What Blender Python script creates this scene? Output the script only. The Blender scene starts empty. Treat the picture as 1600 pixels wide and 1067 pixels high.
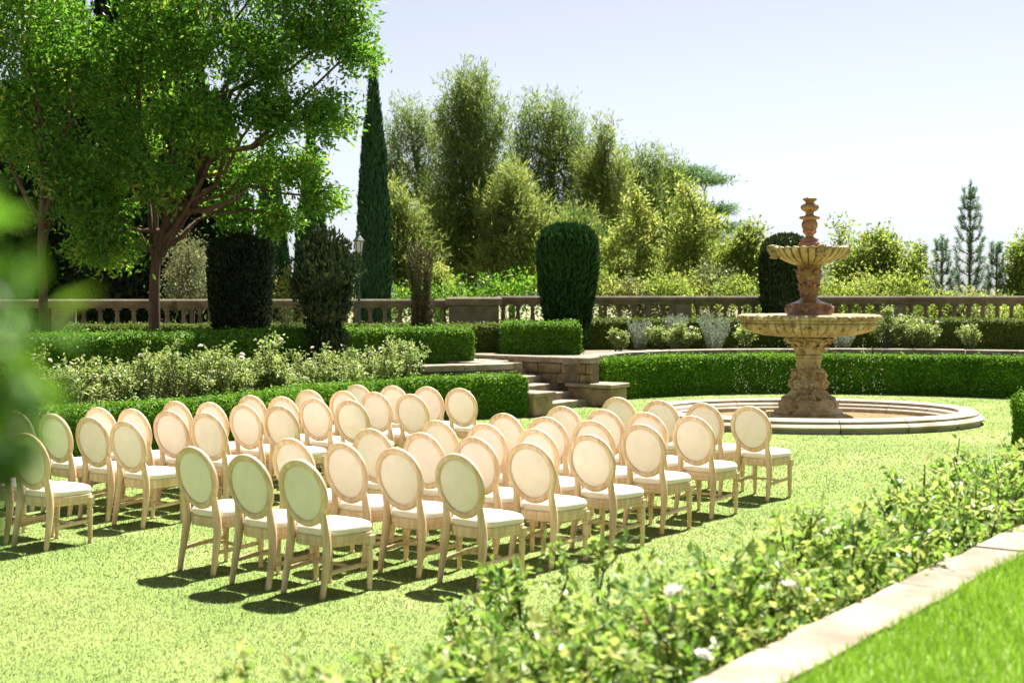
import bpy, bmesh, math, random
import numpy as np
from mathutils import Vector, Matrix

# ------------------------------------------------------------------ camera, sky, sun, exposure
SC = bpy.context.scene
COL = SC.collection
H_EYE = 2.15
FPX = 2222.2                       # 50 mm on a 36 mm sensor, in pixels of the 1600 px photograph
PITCH = math.atan((533.5 - 456.0) / FPX)
cam_d = bpy.data.cameras.new('camera')
cam = bpy.data.objects.new('camera', cam_d); COL.objects.link(cam)
cam_d.lens = 50.0; cam_d.sensor_width = 36.0
cam_d.clip_start = 0.05; cam_d.clip_end = 9000
cam.location = (0, 0, H_EYE)
cam.rotation_euler = (math.radians(90) - PITCH, 0, 0)
cam_d.dof.use_dof = True
cam_d.dof.focus_distance = 16.5
cam_d.dof.aperture_fstop = 2.7
SC.camera = cam

SUN_AZ, SUN_EL = math.radians(28), math.radians(63)      # azimuth from +Y towards +X
w = bpy.data.worlds.new('World'); SC.world = w; w.use_nodes = True
nt = w.node_tree; nt.nodes.clear()
sky = nt.nodes.new('ShaderNodeTexSky'); sky.sky_type = 'NISHITA'; sky.sun_disc = False
sky.sun_elevation = SUN_EL; sky.sun_rotation = SUN_AZ
sky.altitude = 100; sky.air_density = 0.53; sky.dust_density = 1.35; sky.ozone_density = 3.0
bg = nt.nodes.new('ShaderNodeBackground'); bg.inputs['Strength'].default_value = 0.052
wo = nt.nodes.new('ShaderNodeOutputWorld')
hz = nt.nodes.new('ShaderNodeHueSaturation'); hz.inputs['Saturation'].default_value = 0.42      # hazy summer air
nt.links.new(sky.outputs[0], hz.inputs['Color']); nt.links.new(hz.outputs[0], bg.inputs[0]); nt.links.new(bg.outputs[0], wo.inputs[0])

sun_d = bpy.data.lights.new('sun', 'SUN'); sun_d.energy = 5.0; sun_d.angle = math.radians(0.5)
sun_d.color = (1.0, 0.955, 0.88)
sun = bpy.data.objects.new('sun', sun_d); COL.objects.link(sun)
sdir = Vector((math.sin(SUN_AZ) * math.cos(SUN_EL), math.cos(SUN_AZ) * math.cos(SUN_EL), math.sin(SUN_EL)))
sun.rotation_euler = sdir.to_track_quat('Z', 'Y').to_euler()
sun.location = (10, 20, 40)

SC.view_settings.view_transform = 'Standard'
SC.view_settings.look = 'None'
SC.view_settings.exposure = 1.83
SC.view_settings.gamma = 1.0
SC.render.engine = 'CYCLES'
cy = SC.cycles
cy.use_denoising = True
cy.max_bounces = 7; cy.diffuse_bounces = 4; cy.glossy_bounces = 3; cy.transmission_bounces = 5; cy.transparent_max_bounces = 6
cy.caustics_reflective = False; cy.caustics_refractive = False
cy.sample_clamp_indirect = 6.0

rng = np.random.default_rng(7)
random.seed(7)
TERR = 0.82            # height of the raised terrace above the lawn


def ray(px, py):
    x = (px - 800) / FPX; u = (533.5 - py) / FPX
    return (x, math.cos(PITCH) + u * math.sin(PITCH), -math.sin(PITCH) + u * math.cos(PITCH))


def P(px, py, z):
    r = ray(px, py); t = (z - H_EYE) / r[2]
    return np.array((r[0] * t, r[1] * t))


def X(px, d):
    return (px - 800) / FPX * d


def Z(py, d):
    return H_EYE - (py - 456) * d / FPX


# ------------------------------------------------------------------ materials
def nodes_of(name):
    m = bpy.data.materials.new(name); m.use_nodes = True
    n = m.node_tree; n.nodes.clear()
    out = n.nodes.new('ShaderNodeOutputMaterial')
    return m, n, out


def ramp(n, stops):
    r = n.nodes.new('ShaderNodeValToRGB')
    while len(r.color_ramp.elements) < len(stops):
        r.color_ramp.elements.new(0.5)
    for e, (p, c) in zip(r.color_ramp.elements, stops):
        e.position = p; e.color = (*c, 1)
    return r


def leaf_mat(name, stops, trans=0.4, rough=0.5, spec=0.25, tcol=1.5):
    m, n, out = nodes_of(name)
    at = n.nodes.new('ShaderNodeAttribute'); at.attribute_name = 'tint'
    r = ramp(n, stops); n.links.new(at.outputs['Fac'], r.inputs[0])
    p = n.nodes.new('ShaderNodeBsdfPrincipled')
    p.inputs['Roughness'].default_value = rough; p.inputs['Specular IOR Level'].default_value = spec
    n.links.new(r.outputs[0], p.inputs['Base Color'])
    t = n.nodes.new('ShaderNodeBsdfTranslucent')
    hv = n.nodes.new('ShaderNodeHueSaturation'); hv.inputs['Hue'].default_value = 0.487
    hv.inputs['Saturation'].default_value = 1.05; hv.inputs['Value'].default_value = tcol
    n.links.new(r.outputs[0], hv.inputs['Color']); n.links.new(hv.outputs[0], t.inputs['Color'])
    mx = n.nodes.new('ShaderNodeMixShader'); mx.inputs[0].default_value = trans
    n.links.new(p.outputs[0], mx.inputs[1]); n.links.new(t.outputs[0], mx.inputs[2])
    n.links.new(mx.outputs[0], out.inputs[0])
    return m


def solid_mat(name, stops, scale=6.0, detail=6.0, rough=0.8, spec=0.3, bump=0.3, bscale=None, bdist=0.02,
              stretch=(1, 1, 1), coord='Object', stain=None, distort=0.4, per_object=0.0):
    """noise-coloured surface; stain = (colour, scale, low, high, strength): patches of another colour"""
    m, n, out = nodes_of(name)
    tc = n.nodes.new('ShaderNodeTexCoord')
    mp = n.nodes.new('ShaderNodeMapping'); mp.inputs['Scale'].default_value = stretch
    n.links.new(tc.outputs[coord], mp.inputs[0])
    vec = mp.outputs[0]
    if per_object:
        oi = n.nodes.new('ShaderNodeObjectInfo')
        ad = n.nodes.new('ShaderNodeVectorMath'); ad.operation = 'ADD'
        ml = n.nodes.new('ShaderNodeVectorMath'); ml.operation = 'SCALE'
        cb = n.nodes.new('ShaderNodeCombineXYZ')
        n.links.new(oi.outputs['Random'], cb.inputs[0]); n.links.new(oi.outputs['Random'], cb.inputs[2])
        n.links.new(cb.outputs[0], ml.inputs[0]); ml.inputs['Scale'].default_value = 37.0
        n.links.new(vec, ad.inputs[0]); n.links.new(ml.outputs[0], ad.inputs[1]); vec = ad.outputs[0]
    nz = n.nodes.new('ShaderNodeTexNoise'); nz.inputs['Scale'].default_value = scale
    nz.inputs['Detail'].default_value = detail; nz.inputs['Distortion'].default_value = distort
    n.links.new(vec, nz.inputs['Vector'])
    r = ramp(n, stops); n.links.new(nz.outputs['Fac'], r.inputs[0])
    colr = r.outputs[0]
    if per_object:
        hs = n.nodes.new('ShaderNodeHueSaturation')
        mr = n.nodes.new('ShaderNodeMapRange'); mr.inputs[3].default_value = 1 - per_object; mr.inputs[4].default_value = 1 + per_object
        n.links.new(oi.outputs['Random'], mr.inputs[0]); n.links.new(mr.outputs[0], hs.inputs['Value'])
        n.links.new(colr, hs.inputs['Color']); colr = hs.outputs[0]
    for s in (stain or []):
        c, sc, lo, hi, st = s
        n2 = n.nodes.new('ShaderNodeTexNoise'); n2.inputs['Scale'].default_value = sc; n2.inputs['Detail'].default_value = 5
        n.links.new(vec, n2.inputs['Vector'])
        mr = n.nodes.new('ShaderNodeMapRange'); mr.inputs[1].default_value = lo; mr.inputs[2].default_value = hi
        mr.inputs[4].default_value = st
        n.links.new(n2.outputs['Fac'], mr.inputs[0])
        mxx = n.nodes.new('ShaderNodeMixRGB'); mxx.inputs[2].default_value = (*c, 1)
        n.links.new(mr.outputs[0], mxx.inputs[0]); n.links.new(colr, mxx.inputs[1]); colr = mxx.outputs[0]
    p = n.nodes.new('ShaderNodeBsdfPrincipled')
    p.inputs['Roughness'].default_value = rough; p.inputs['Specular IOR Level'].default_value = spec
    n.links.new(colr, p.inputs['Base Color'])
    if bump:
        b = n.nodes.new('ShaderNodeBump'); b.inputs['Strength'].default_value = bump; b.inputs['Distance'].default_value = bdist
        n3 = n.nodes.new('ShaderNodeTexNoise'); n3.inputs['Scale'].default_value = bscale or scale * 6
        n3.inputs['Detail'].default_value = 6
        n.links.new(vec, n3.inputs['Vector'])
        n.links.new(n3.outputs['Fac'], b.inputs['Height']); n.links.new(b.outputs[0], p.inputs['Normal'])
    n.links.new(p.outputs[0], out.inputs[0])
    return m


M = {}
M['lawn'] = solid_mat('lawn_soil', [(0.3, (0.135, 0.195, 0.05)), (0.52, (0.172, 0.232, 0.062)), (0.72, (0.225, 0.262, 0.088))], scale=0.7, rough=0.95,
                      spec=0.1, bump=0.4, bscale=60, bdist=0.02, stain=[((0.34, 0.30, 0.13), 0.45, 0.60, 0.78, 0.6)])
def turf_normal(m, k):
    n = m.node_tree; g = n.nodes.new('ShaderNodeNewGeometry')
    mx = n.nodes.new('ShaderNodeMixRGB'); mx.inputs[0].default_value = k; mx.inputs[2].default_value = (0, 0, 1, 1)
    nm = n.nodes.new('ShaderNodeVectorMath'); nm.operation = 'NORMALIZE'
    n.links.new(g.outputs['Normal'], mx.inputs[1]); n.links.new(mx.outputs[0], nm.inputs[0])
    for x in n.nodes:
        if x.type == 'BSDF_PRINCIPLED': n.links.new(nm.outputs[0], x.inputs['Normal'])
    return m


M['blade'] = leaf_mat('grass_blade', [(0.0, (0.082, 0.15, 0.03)), (0.4, (0.153, 0.226, 0.058)), (0.7, (0.22, 0.275, 0.09)), (1.0, (0.35, 0.30, 0.15))],
                      trans=0.2, rough=0.6, spec=0.2, tcol=1.25)
M['blade_lush'] = leaf_mat('lush_grass_blade', [(0.0, (0.12, 0.25, 0.025)), (0.5, (0.19, 0.36, 0.04)), (1.0, (0.28, 0.43, 0.07))],
                           trans=0.4, rough=0.5, spec=0.2, tcol=1.3)
turf_normal(M['blade'], 0.75)
M['hedge'] = leaf_mat('box_leaf', [(0.0, (0.045, 0.12, 0.010)), (0.5, (0.10, 0.235, 0.020)), (0.85, (0.19, 0.34, 0.035)), (1.0, (0.29, 0.41, 0.06))],
                      trans=0.28, rough=0.5, spec=0.12, tcol=1.2)
M['hedge_dry'] = leaf_mat('box_leaf_dry', [(0.0, (0.05, 0.095, 0.014)), (0.5, (0.11, 0.165, 0.024)), (0.85, (0.19, 0.24, 0.04)), (1.0, (0.26, 0.26, 0.06))],
                          trans=0.28, rough=0.5, spec=0.12, tcol=1.2)
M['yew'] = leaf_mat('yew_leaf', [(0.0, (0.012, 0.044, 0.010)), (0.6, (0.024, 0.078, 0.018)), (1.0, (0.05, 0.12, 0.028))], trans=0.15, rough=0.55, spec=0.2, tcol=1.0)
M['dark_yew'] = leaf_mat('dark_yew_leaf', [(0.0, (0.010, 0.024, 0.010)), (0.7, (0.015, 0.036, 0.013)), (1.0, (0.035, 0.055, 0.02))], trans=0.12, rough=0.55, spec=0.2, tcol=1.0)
M['juniper'] = leaf_mat('juniper_leaf', [(0.0, (0.02, 0.04, 0.015)), (0.7, (0.04, 0.068, 0.024)), (1.0, (0.12, 0.13, 0.045))], trans=0.15, rough=0.55, spec=0.2, tcol=1.0)
M['brown_twig'] = leaf_mat('thin_shrub_leaf', [(0.0, (0.04, 0.045, 0.02)), (0.6, (0.08, 0.085, 0.03)), (1.0, (0.14, 0.12, 0.06))], trans=0.2, rough=0.6, spec=0.2, tcol=1.0)
M['cypress'] = leaf_mat('cypress_leaf', [(0.0, (0.016, 0.058, 0.022)), (0.6, (0.028, 0.09, 0.03)), (1.0, (0.055, 0.14, 0.045))], trans=0.15, rough=0.55, spec=0.2, tcol=1.0)
M['broad'] = leaf_mat('broadleaf_leaf', [(0.0, (0.045, 0.14, 0.015)), (0.5, (0.09, 0.22, 0.024)), (0.85, (0.16, 0.29, 0.04)), (1.0, (0.28, 0.33, 0.06))],
                      trans=0.55, rough=0.42, spec=0.35, tcol=1.6)
M['pine'] = leaf_mat('pine_needle', [(0.0, (0.07, 0.13, 0.03)), (0.5, (0.145, 0.22, 0.05)), (1.0, (0.29, 0.35, 0.095))], trans=0.45, rough=0.5, spec=0.3, tcol=1.5)
M['pine_gold'] = leaf_mat('pale_pine_needle', [(0.0, (0.10, 0.155, 0.032)), (0.5, (0.20, 0.265, 0.062)), (1.0, (0.36, 0.39, 0.12))], trans=0.45, rough=0.5, spec=0.3, tcol=1.5)
M['young_pine'] = leaf_mat('young_pine_needle', [(0.0, (0.06, 0.12, 0.06)), (0.6, (0.10, 0.18, 0.085)), (1.0, (0.17, 0.24, 0.11))], trans=0.45, rough=0.5, spec=0.3, tcol=1.4)
M['cedar'] = leaf_mat('cedar_needle', [(0.0, (0.06, 0.12, 0.05)), (0.6, (0.10, 0.19, 0.075)), (1.0, (0.17, 0.25, 0.10))], trans=0.45, rough=0.5, spec=0.3, tcol=1.4)
M['yellow'] = leaf_mat('yellow_green_leaf', [(0.0, (0.14, 0.21, 0.04)), (0.5, (0.25, 0.31, 0.07)), (0.85, (0.36, 0.39, 0.11)), (1.0, (0.43, 0.37, 0.12))], trans=0.5, rough=0.45, spec=0.3, tcol=1.5)
M['lime'] = leaf_mat('lime_leaf', [(0.0, (0.11, 0.18, 0.03)), (0.5, (0.19, 0.27, 0.05)), (1.0, (0.31, 0.35, 0.08))], trans=0.5, rough=0.45, spec=0.3, tcol=1.5)
M['olive'] = leaf_mat('olive_leaf', [(0.0, (0.10, 0.13, 0.05)), (0.5, (0.17, 0.20, 0.08)), (1.0, (0.27, 0.29, 0.14))], trans=0.4, rough=0.45, spec=0.3, tcol=1.4)
M['rose'] = leaf_mat('rose_leaf', [(0.0, (0.07, 0.18, 0.025)), (0.35, (0.17, 0.28, 0.05)), (0.65, (0.30, 0.37, 0.10)), (0.87, (0.46, 0.45, 0.16)), (1.0, (0.56, 0.30, 0.11))],
                     trans=0.48, rough=0.42, spec=0.4, tcol=1.5)
M['rose_pale'] = leaf_mat('pale_rose_leaf', [(0.0, (0.10, 0.17, 0.04)), (0.4, (0.20, 0.28, 0.075)), (0.75, (0.33, 0.38, 0.13)), (0.95, (0.46, 0.47, 0.20)), (1.0, (0.46, 0.32, 0.14))],
                          trans=0.42, rough=0.42, spec=0.35, tcol=1.45)
M['sage'] = leaf_mat('silver_leaf', [(0.0, (0.16, 0.21, 0.15)), (0.5, (0.25, 0.30, 0.22)), (1.0, (0.36, 0.40, 0.28))], trans=0.3, rough=0.6, spec=0.2, tcol=1.2)
M['petal'] = leaf_mat('white_petal', [(0.0, (0.74, 0.68, 0.60)), (1.0, (0.84, 0.82, 0.78))], trans=0.35, rough=0.5, spec=0.2, tcol=1.0)
M['bark'] = solid_mat('brown_bark', [(0.3, (0.07, 0.042, 0.028)), (0.7, (0.18, 0.105, 0.068))], scale=5, stretch=(4, 4, 0.7), rough=0.85, bump=0.7, bdist=0.03)
M['bark_grey'] = solid_mat('grey_bark', [(0.3, (0.08, 0.065, 0.05)), (0.7, (0.19, 0.16, 0.125))], scale=5, stretch=(4, 4, 0.7), rough=0.9, bump=0.7, bdist=0.03)
M['stem'] = solid_mat('rose_stem', [(0.3, (0.07, 0.09, 0.03)), (0.7, (0.13, 0.11, 0.06))], scale=9, rough=0.7, bump=0)
M['wood'] = solid_mat('limed_wood', [(0.25, (0.52, 0.35, 0.205)), (0.5, (0.655, 0.475, 0.30)), (0.72, (0.75, 0.60, 0.43))], scale=5.0, stretch=(5, 5, 0.7), rough=0.6, spec=0.3, stain=[((0.36, 0.22, 0.10), 7.0, 0.56, 0.72, 0.45)],
                      bump=0.3, bscale=40, bdist=0.004, per_object=0.09)
M['fabric'] = solid_mat('cream_fabric', [(0.3, (0.74, 0.66, 0.585)), (0.7, (0.80, 0.73, 0.655))], scale=8, rough=0.85, spec=0.2, bump=0.25, bscale=420, bdist=0.002, per_object=0.03)
M['stone'] = solid_mat('cream_stone', [(0.25, (0.23, 0.16, 0.065)), (0.5, (0.41, 0.31, 0.155)), (0.75, (0.57, 0.48, 0.31))], scale=3.2, rough=0.7, bump=0.4, bscale=26, bdist=0.02,
                       stain=[((0.26, 0.16, 0.035), 4.5, 0.50, 0.66, 0.7), ((0.05, 0.035, 0.018), 8.0, 0.56, 0.70, 0.8)])
M['stone_rust'] = solid_mat('wet_rust_stone', [(0.25, (0.12, 0.055, 0.022)), (0.5, (0.27, 0.125, 0.045)), (0.75, (0.42, 0.22, 0.085))], scale=4.5, rough=0.32, spec=0.55, bump=0.4, bscale=26, bdist=0.02,
                            stain=[((0.05, 0.04, 0.02), 7.0, 0.56, 0.7, 0.7), ((0.50, 0.36, 0.17), 8.0, 0.62, 0.76, 0.6)])
M['stone_bowl'] = solid_mat('ochre_stone', [(0.25, (0.22, 0.13, 0.045)), (0.5, (0.42, 0.28, 0.12)), (0.75, (0.58, 0.45, 0.26))], scale=4.5, rough=0.45, spec=0.5, bump=0.4, bscale=26, bdist=0.02,
                            stain=[((0.06, 0.05, 0.02), 6.0, 0.57, 0.7, 0.75)])
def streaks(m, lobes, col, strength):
    """darker streaks along the grooves between the flutes, their outline broken by noise"""
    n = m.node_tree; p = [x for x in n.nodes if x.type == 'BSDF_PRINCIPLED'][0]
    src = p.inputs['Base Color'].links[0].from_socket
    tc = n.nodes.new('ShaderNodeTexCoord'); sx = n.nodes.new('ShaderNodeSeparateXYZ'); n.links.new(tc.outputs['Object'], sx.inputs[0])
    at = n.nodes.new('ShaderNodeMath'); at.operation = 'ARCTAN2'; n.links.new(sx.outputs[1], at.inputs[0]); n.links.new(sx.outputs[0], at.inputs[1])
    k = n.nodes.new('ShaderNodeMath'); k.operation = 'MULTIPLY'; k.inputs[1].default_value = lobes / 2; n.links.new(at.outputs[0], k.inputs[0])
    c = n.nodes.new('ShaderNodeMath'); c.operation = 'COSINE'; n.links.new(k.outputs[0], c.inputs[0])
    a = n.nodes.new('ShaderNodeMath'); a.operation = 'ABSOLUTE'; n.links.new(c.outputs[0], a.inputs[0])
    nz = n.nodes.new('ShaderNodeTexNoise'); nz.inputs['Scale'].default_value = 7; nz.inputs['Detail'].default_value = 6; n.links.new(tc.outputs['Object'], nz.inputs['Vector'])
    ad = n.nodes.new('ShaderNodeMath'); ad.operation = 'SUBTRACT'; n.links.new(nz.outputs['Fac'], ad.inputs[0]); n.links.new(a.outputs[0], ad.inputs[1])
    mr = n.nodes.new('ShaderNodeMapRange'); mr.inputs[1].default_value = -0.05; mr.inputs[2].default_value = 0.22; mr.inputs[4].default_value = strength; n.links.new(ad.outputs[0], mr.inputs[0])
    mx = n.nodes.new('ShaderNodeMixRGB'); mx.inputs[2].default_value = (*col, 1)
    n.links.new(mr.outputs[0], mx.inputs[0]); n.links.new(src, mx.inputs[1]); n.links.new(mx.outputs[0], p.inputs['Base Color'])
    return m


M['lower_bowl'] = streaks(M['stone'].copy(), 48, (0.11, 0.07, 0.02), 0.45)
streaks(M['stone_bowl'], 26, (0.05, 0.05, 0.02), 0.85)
M['rim'] = solid_mat('pale_limestone', [(0.3, (0.27, 0.225, 0.17)), (0.6, (0.36, 0.31, 0.245)), (0.8, (0.42, 0.37, 0.305))], scale=2.4, rough=0.8, bump=0.3, bscale=30, bdist=0.012, per_object=0.05,
                     stain=[((0.15, 0.105, 0.055), 2.2, 0.56, 0.72, 0.6)])
M['pool_floor'] = solid_mat('pool_floor', [(0.3, (0.36, 0.28, 0.15)), (0.7, (0.48, 0.39, 0.24))], scale=2.0, rough=0.8, bump=0.2)
M['balus'] = solid_mat('weathered_concrete', [(0.25, (0.11, 0.086, 0.056)), (0.55, (0.20, 0.16, 0.107)), (0.8, (0.28, 0.23, 0.163))], scale=2.6, rough=0.85, bump=0.4, bscale=30, bdist=0.015, per_object=0.08,
                       stain=[((0.06, 0.05, 0.035), 2.5, 0.56, 0.75, 0.7)])
M['wallstone'] = solid_mat('sandstone_block', [(0.25, (0.12, 0.08, 0.045)), (0.55, (0.25, 0.175, 0.105)), (0.8, (0.38, 0.29, 0.19))], scale=3.5, rough=0.9, bump=0.8, bscale=16, bdist=0.03, per_object=0.22,
                           stain=[((0.08, 0.095, 0.03), 2.6, 0.55, 0.72, 0.7), ((0.05, 0.04, 0.03), 4.0, 0.58, 0.75, 0.6)])
M['coping'] = solid_mat('coping_slab', [(0.25, (0.15, 0.115, 0.078)), (0.5, (0.26, 0.21, 0.155)), (0.75, (0.34, 0.285, 0.225))], scale=3.2, rough=0.85, bump=0.6, bscale=22, bdist=0.015, per_object=0.10,
                        stain=[((0.06, 0.05, 0.03), 2.4, 0.55, 0.75, 0.6), ((0.05, 0.04, 0.03), 17.0, 0.62, 0.72, 0.5)])
M['mortar'] = solid_mat('mortar', [(0.3, (0.10, 0.075, 0.05)), (0.7, (0.17, 0.135, 0.095))], scale=9, rough=0.95, bump=0.5)
M['soil'] = solid_mat('bed_soil', [(0.3, (0.035, 0.024, 0.016)), (0.7, (0.085, 0.06, 0.04))], scale=7, rough=0.95, bump=0.9, bscale=30, bdist=0.04)
M['terrace'] = solid_mat('terrace_ground', [(0.3, (0.10, 0.085, 0.055)), (0.7, (0.22, 0.19, 0.13))], scale=3, rough=0.95, bump=0.7, bscale=50, bdist=0.02)
M['path'] = solid_mat('pale_gravel', [(0.3, (0.22, 0.19, 0.16)), (0.7, (0.30, 0.27, 0.23))], scale=9, rough=0.95, bump=0.6, bscale=70, bdist=0.01)
M['terrain'] = solid_mat('dry_hillside', [(0.3, (0.09, 0.11, 0.04)), (0.7, (0.24, 0.22, 0.11))], scale=0.06, rough=0.95, bump=0.0)
M['iron'] = solid_mat('green_iron', [(0.3, (0.025, 0.045, 0.035)), (0.7, (0.06, 0.085, 0.07))], scale=6, rough=0.5, spec=0.4, bump=0.1)


def simple_mat(name, col, rough=0.2, trans=0.0, ior=1.33, bump=0.0, bscale=8.0):
    m, n, out = nodes_of(name)
    p = n.nodes.new('ShaderNodeBsdfPrincipled'); p.inputs['Base Color'].default_value = (*col, 1)
    p.inputs['Roughness'].default_value = rough; p.inputs['Transmission Weight'].default_value = trans; p.inputs['IOR'].default_value = ior
    if bump:
        tc = n.nodes.new('ShaderNodeTexCoord'); nz = n.nodes.new('ShaderNodeTexNoise'); nz.inputs['Scale'].default_value = bscale
        b = n.nodes.new('ShaderNodeBump'); b.inputs['Strength'].default_value = bump; b.inputs['Distance'].default_value = 0.058
        n.links.new(tc.outputs['Object'], nz.inputs['Vector']); n.links.new(nz.outputs['Fac'], b.inputs['Height']); n.links.new(b.outputs[0], p.inputs['Normal'])
    n.links.new(p.outputs[0], out.inputs[0])
    return m


def water_mat():
    m, n, out = nodes_of('pool_water')
    tr_ = n.nodes.new('ShaderNodeBsdfTransparent'); tr_.inputs[0].default_value = (0.90, 0.86, 0.74, 1)
    gl = n.nodes.new('ShaderNodeBsdfGlossy'); gl.inputs['Roughness'].default_value = 0.058
    fr = n.nodes.new('ShaderNodeFresnel'); fr.inputs[0].default_value = 1.33
    tc = n.nodes.new('ShaderNodeTexCoord'); nz = n.nodes.new('ShaderNodeTexNoise'); nz.inputs['Scale'].default_value = 9
    b = n.nodes.new('ShaderNodeBump'); b.inputs['Strength'].default_value = 0.3; b.inputs['Distance'].default_value = 0.058
    n.links.new(tc.outputs['Object'], nz.inputs['Vector']); n.links.new(nz.outputs['Fac'], b.inputs['Height'])
    n.links.new(b.outputs[0], gl.inputs['Normal']); n.links.new(b.outputs[0], fr.inputs['Normal'])
    mx = n.nodes.new('ShaderNodeMixShader'); n.links.new(fr.outputs[0], mx.inputs[0]); n.links.new(tr_.outputs[0], mx.inputs[1]); n.links.new(gl.outputs[0], mx.inputs[2])
    n.links.new(mx.outputs[0], out.inputs[0]); return m


M['water'] = water_mat()
M['drop'] = simple_mat('water_drop', (0.9, 0.9, 0.9), 0.15, 0.0, 1.33)
M['lantern_glass'] = simple_mat('frosted_glass', (0.72, 0.72, 0.68), 0.45, 0.3, 1.45)


# ------------------------------------------------------------------ mesh helpers
class MB:
    """collects vertices and faces (numpy) for one mesh object"""
    def __init__(self):
        self.v, self.tri, self.quad, self.n = [], [], [], 0
        self.mt, self.mq, self.tt, self.tq = [], [], [], []

    def add(self, v, tris=None, quads=None, mat=0, tint=None):
        v = np.asarray(v, float).reshape(-1, 3)
        if tris is not None and len(tris):
            t = np.asarray(tris, np.int64).reshape(-1, 3)
            self.tri.append(t + self.n); self.mt.append(np.full(len(t), mat))
            self.tt.append(np.full(len(t), 0.5) if tint is None else np.broadcast_to(np.asarray(tint, float), (len(t),)))
        if quads is not None and len(quads):
            q = np.asarray(quads, np.int64).reshape(-1, 4)
            self.quad.append(q + self.n); self.mq.append(np.full(len(q), mat))
            self.tq.append(np.full(len(q), 0.4) if tint is None else np.broadcast_to(np.asarray(tint, float), (len(q),)))
        self.v.append(v); self.n += len(v)
        return self

    def mesh(self, name, mats, smooth=False):
        me = bpy.data.meshes.new(name)
        v = np.concatenate(self.v)
        tri = np.concatenate(self.tri) if self.tri else np.zeros((0, 3), np.int64)
        quad = np.concatenate(self.quad) if self.quad else np.zeros((0, 4), np.int64)
        me.vertices.add(len(v)); me.vertices.foreach_set('co', v.astype(np.float32).ravel())
        nl = tri.size + quad.size; nf = len(tri) + len(quad)
        me.loops.add(nl); me.loops.foreach_set('vertex_index', np.concatenate([tri.ravel(), quad.ravel()]).astype(np.int32))
        me.polygons.add(nf)
        ls = np.concatenate([np.arange(len(tri)) * 3, tri.size + np.arange(len(quad)) * 4]).astype(np.int32)
        me.polygons.foreach_set('loop_start', ls)
        mi = np.concatenate((self.mt or [np.zeros(0)]) + (self.mq or [np.zeros(0)])).astype(np.int32)
        for m in (mats if isinstance(mats, (list, tuple)) else [mats]):
            me.materials.append(m)
        me.polygons.foreach_set('material_index', mi)
        me.polygons.foreach_set('use_smooth', np.full(nf, bool(smooth)))
        a = me.attributes.new('tint', 'FLOAT', 'FACE')
        a.data.foreach_set('value', np.concatenate((self.tt or [np.zeros(0)]) + (self.tq or [np.zeros(0)])).astype(np.float32))
        me.update(calc_edges=True)
        return me

    def obj(self, name, mats, parent=None, smooth=False, loc=None):
        return link(name, self.mesh(name, mats, smooth), parent, loc)


def link(name, data, parent=None, loc=None):
    o = bpy.data.objects.new(name, data); COL.objects.link(o)
    if parent is not None: o.parent = parent
    if loc is not None: o.location = loc
    return o


def tag(o, label=None, cat=None, group=None, kind=None):
    if label: o['label'] = label
    if cat: o['category'] = cat
    if group: o['group'] = group
    if kind: o['kind'] = kind
    return o


def thing(name, label, cat, loc=(0, 0, 0), rz=0.0, group=None):
    o = link(name, None, None, loc); o.rotation_euler = (0, 0, rz); o.empty_display_size = 0.1
    return tag(o, label, cat, group)


def copy_tree(o, parent=None):
    c = o.copy(); COL.objects.link(c); c.parent = parent
    for ch in list(o.children): copy_tree(ch, c)
    return c


def unit(a):
    return a / np.maximum(np.linalg.norm(a, axis=-1, keepdims=True), 1e-9)


def leaves(mb, c, tip, nrm, ln, wd, tint, fold=0.25, mat=0):
    """c base points, tip directions, rough normals -> folded two-triangle leaves"""
    tip = unit(tip); side = unit(np.cross(tip, nrm)); nn = np.cross(side, tip)
    ln = np.broadcast_to(np.asarray(ln, float), (len(c),))[:, None]; wd = np.broadcast_to(np.asarray(wd, float), (len(c),))[:, None]
    mid = c + tip * ln * 0.45 + nn * wd * fold
    v = np.stack([c, mid - side * wd * 0.5, c + tip * ln, mid + side * wd * 0.5], 1).reshape(-1, 3)
    b = np.arange(len(c))[:, None] * 4
    t = np.concatenate([b + np.array([[0, 1, 2]]), b + np.array([[0, 2, 3]])], 1).reshape(-1, 3)
    mb.add(v, tris=t, tint=np.repeat(tint, 2), mat=mat)


def tube(mb, pts, rad, sides=6, mat=0, tint=None):
    pts = np.asarray(pts, float); rad = np.broadcast_to(np.asarray(rad, float), (len(pts),))
    tg = unit(np.gradient(pts, axis=0))
    ref = np.array([0.0, 0, 1]) if abs(tg[0][2]) < 0.9 else np.array([1.0, 0, 0])
    a = unit(np.cross(tg, ref)); b = np.cross(tg, a)
    an = np.arange(sides) / sides * 2 * np.pi
    v = pts[:, None] + rad[:, None, None] * (np.cos(an)[None, :, None] * a[:, None] + np.sin(an)[None, :, None] * b[:, None])
    n = len(pts); i, j = np.meshgrid(np.arange(n - 1), np.arange(sides), indexing='ij')
    j2 = (j + 1) % sides
    q = np.stack([i * sides + j, i * sides + j2, (i + 1) * sides + j2, (i + 1) * sides + j], -1).reshape(-1, 4)
    vv = np.concatenate([v.reshape(-1, 3), pts[:1], pts[-1:]]); k = n * sides
    jj = np.arange(sides)
    caps = np.concatenate([np.stack([np.full(sides, k), (jj + 1) % sides, jj], 1),
                           np.stack([np.full(sides, k + 1), (n - 1) * sides + jj, (n - 1) * sides + (jj + 1) % sides], 1)])
    mb.add(vv, quads=q, mat=mat, tint=tint); base = mb.n - len(vv)
    mb.tri.append(caps + base); mb.mt.append(np.full(len(caps), mat)); mb.tt.append(np.full(len(caps), 0.5))


def boxv(x0, x1, y0, y1, z0, z1):
    return np.array([[x, y, z] for z in (z0, z1) for y in (y0, y1) for x in (x0, x1)], float)


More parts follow.
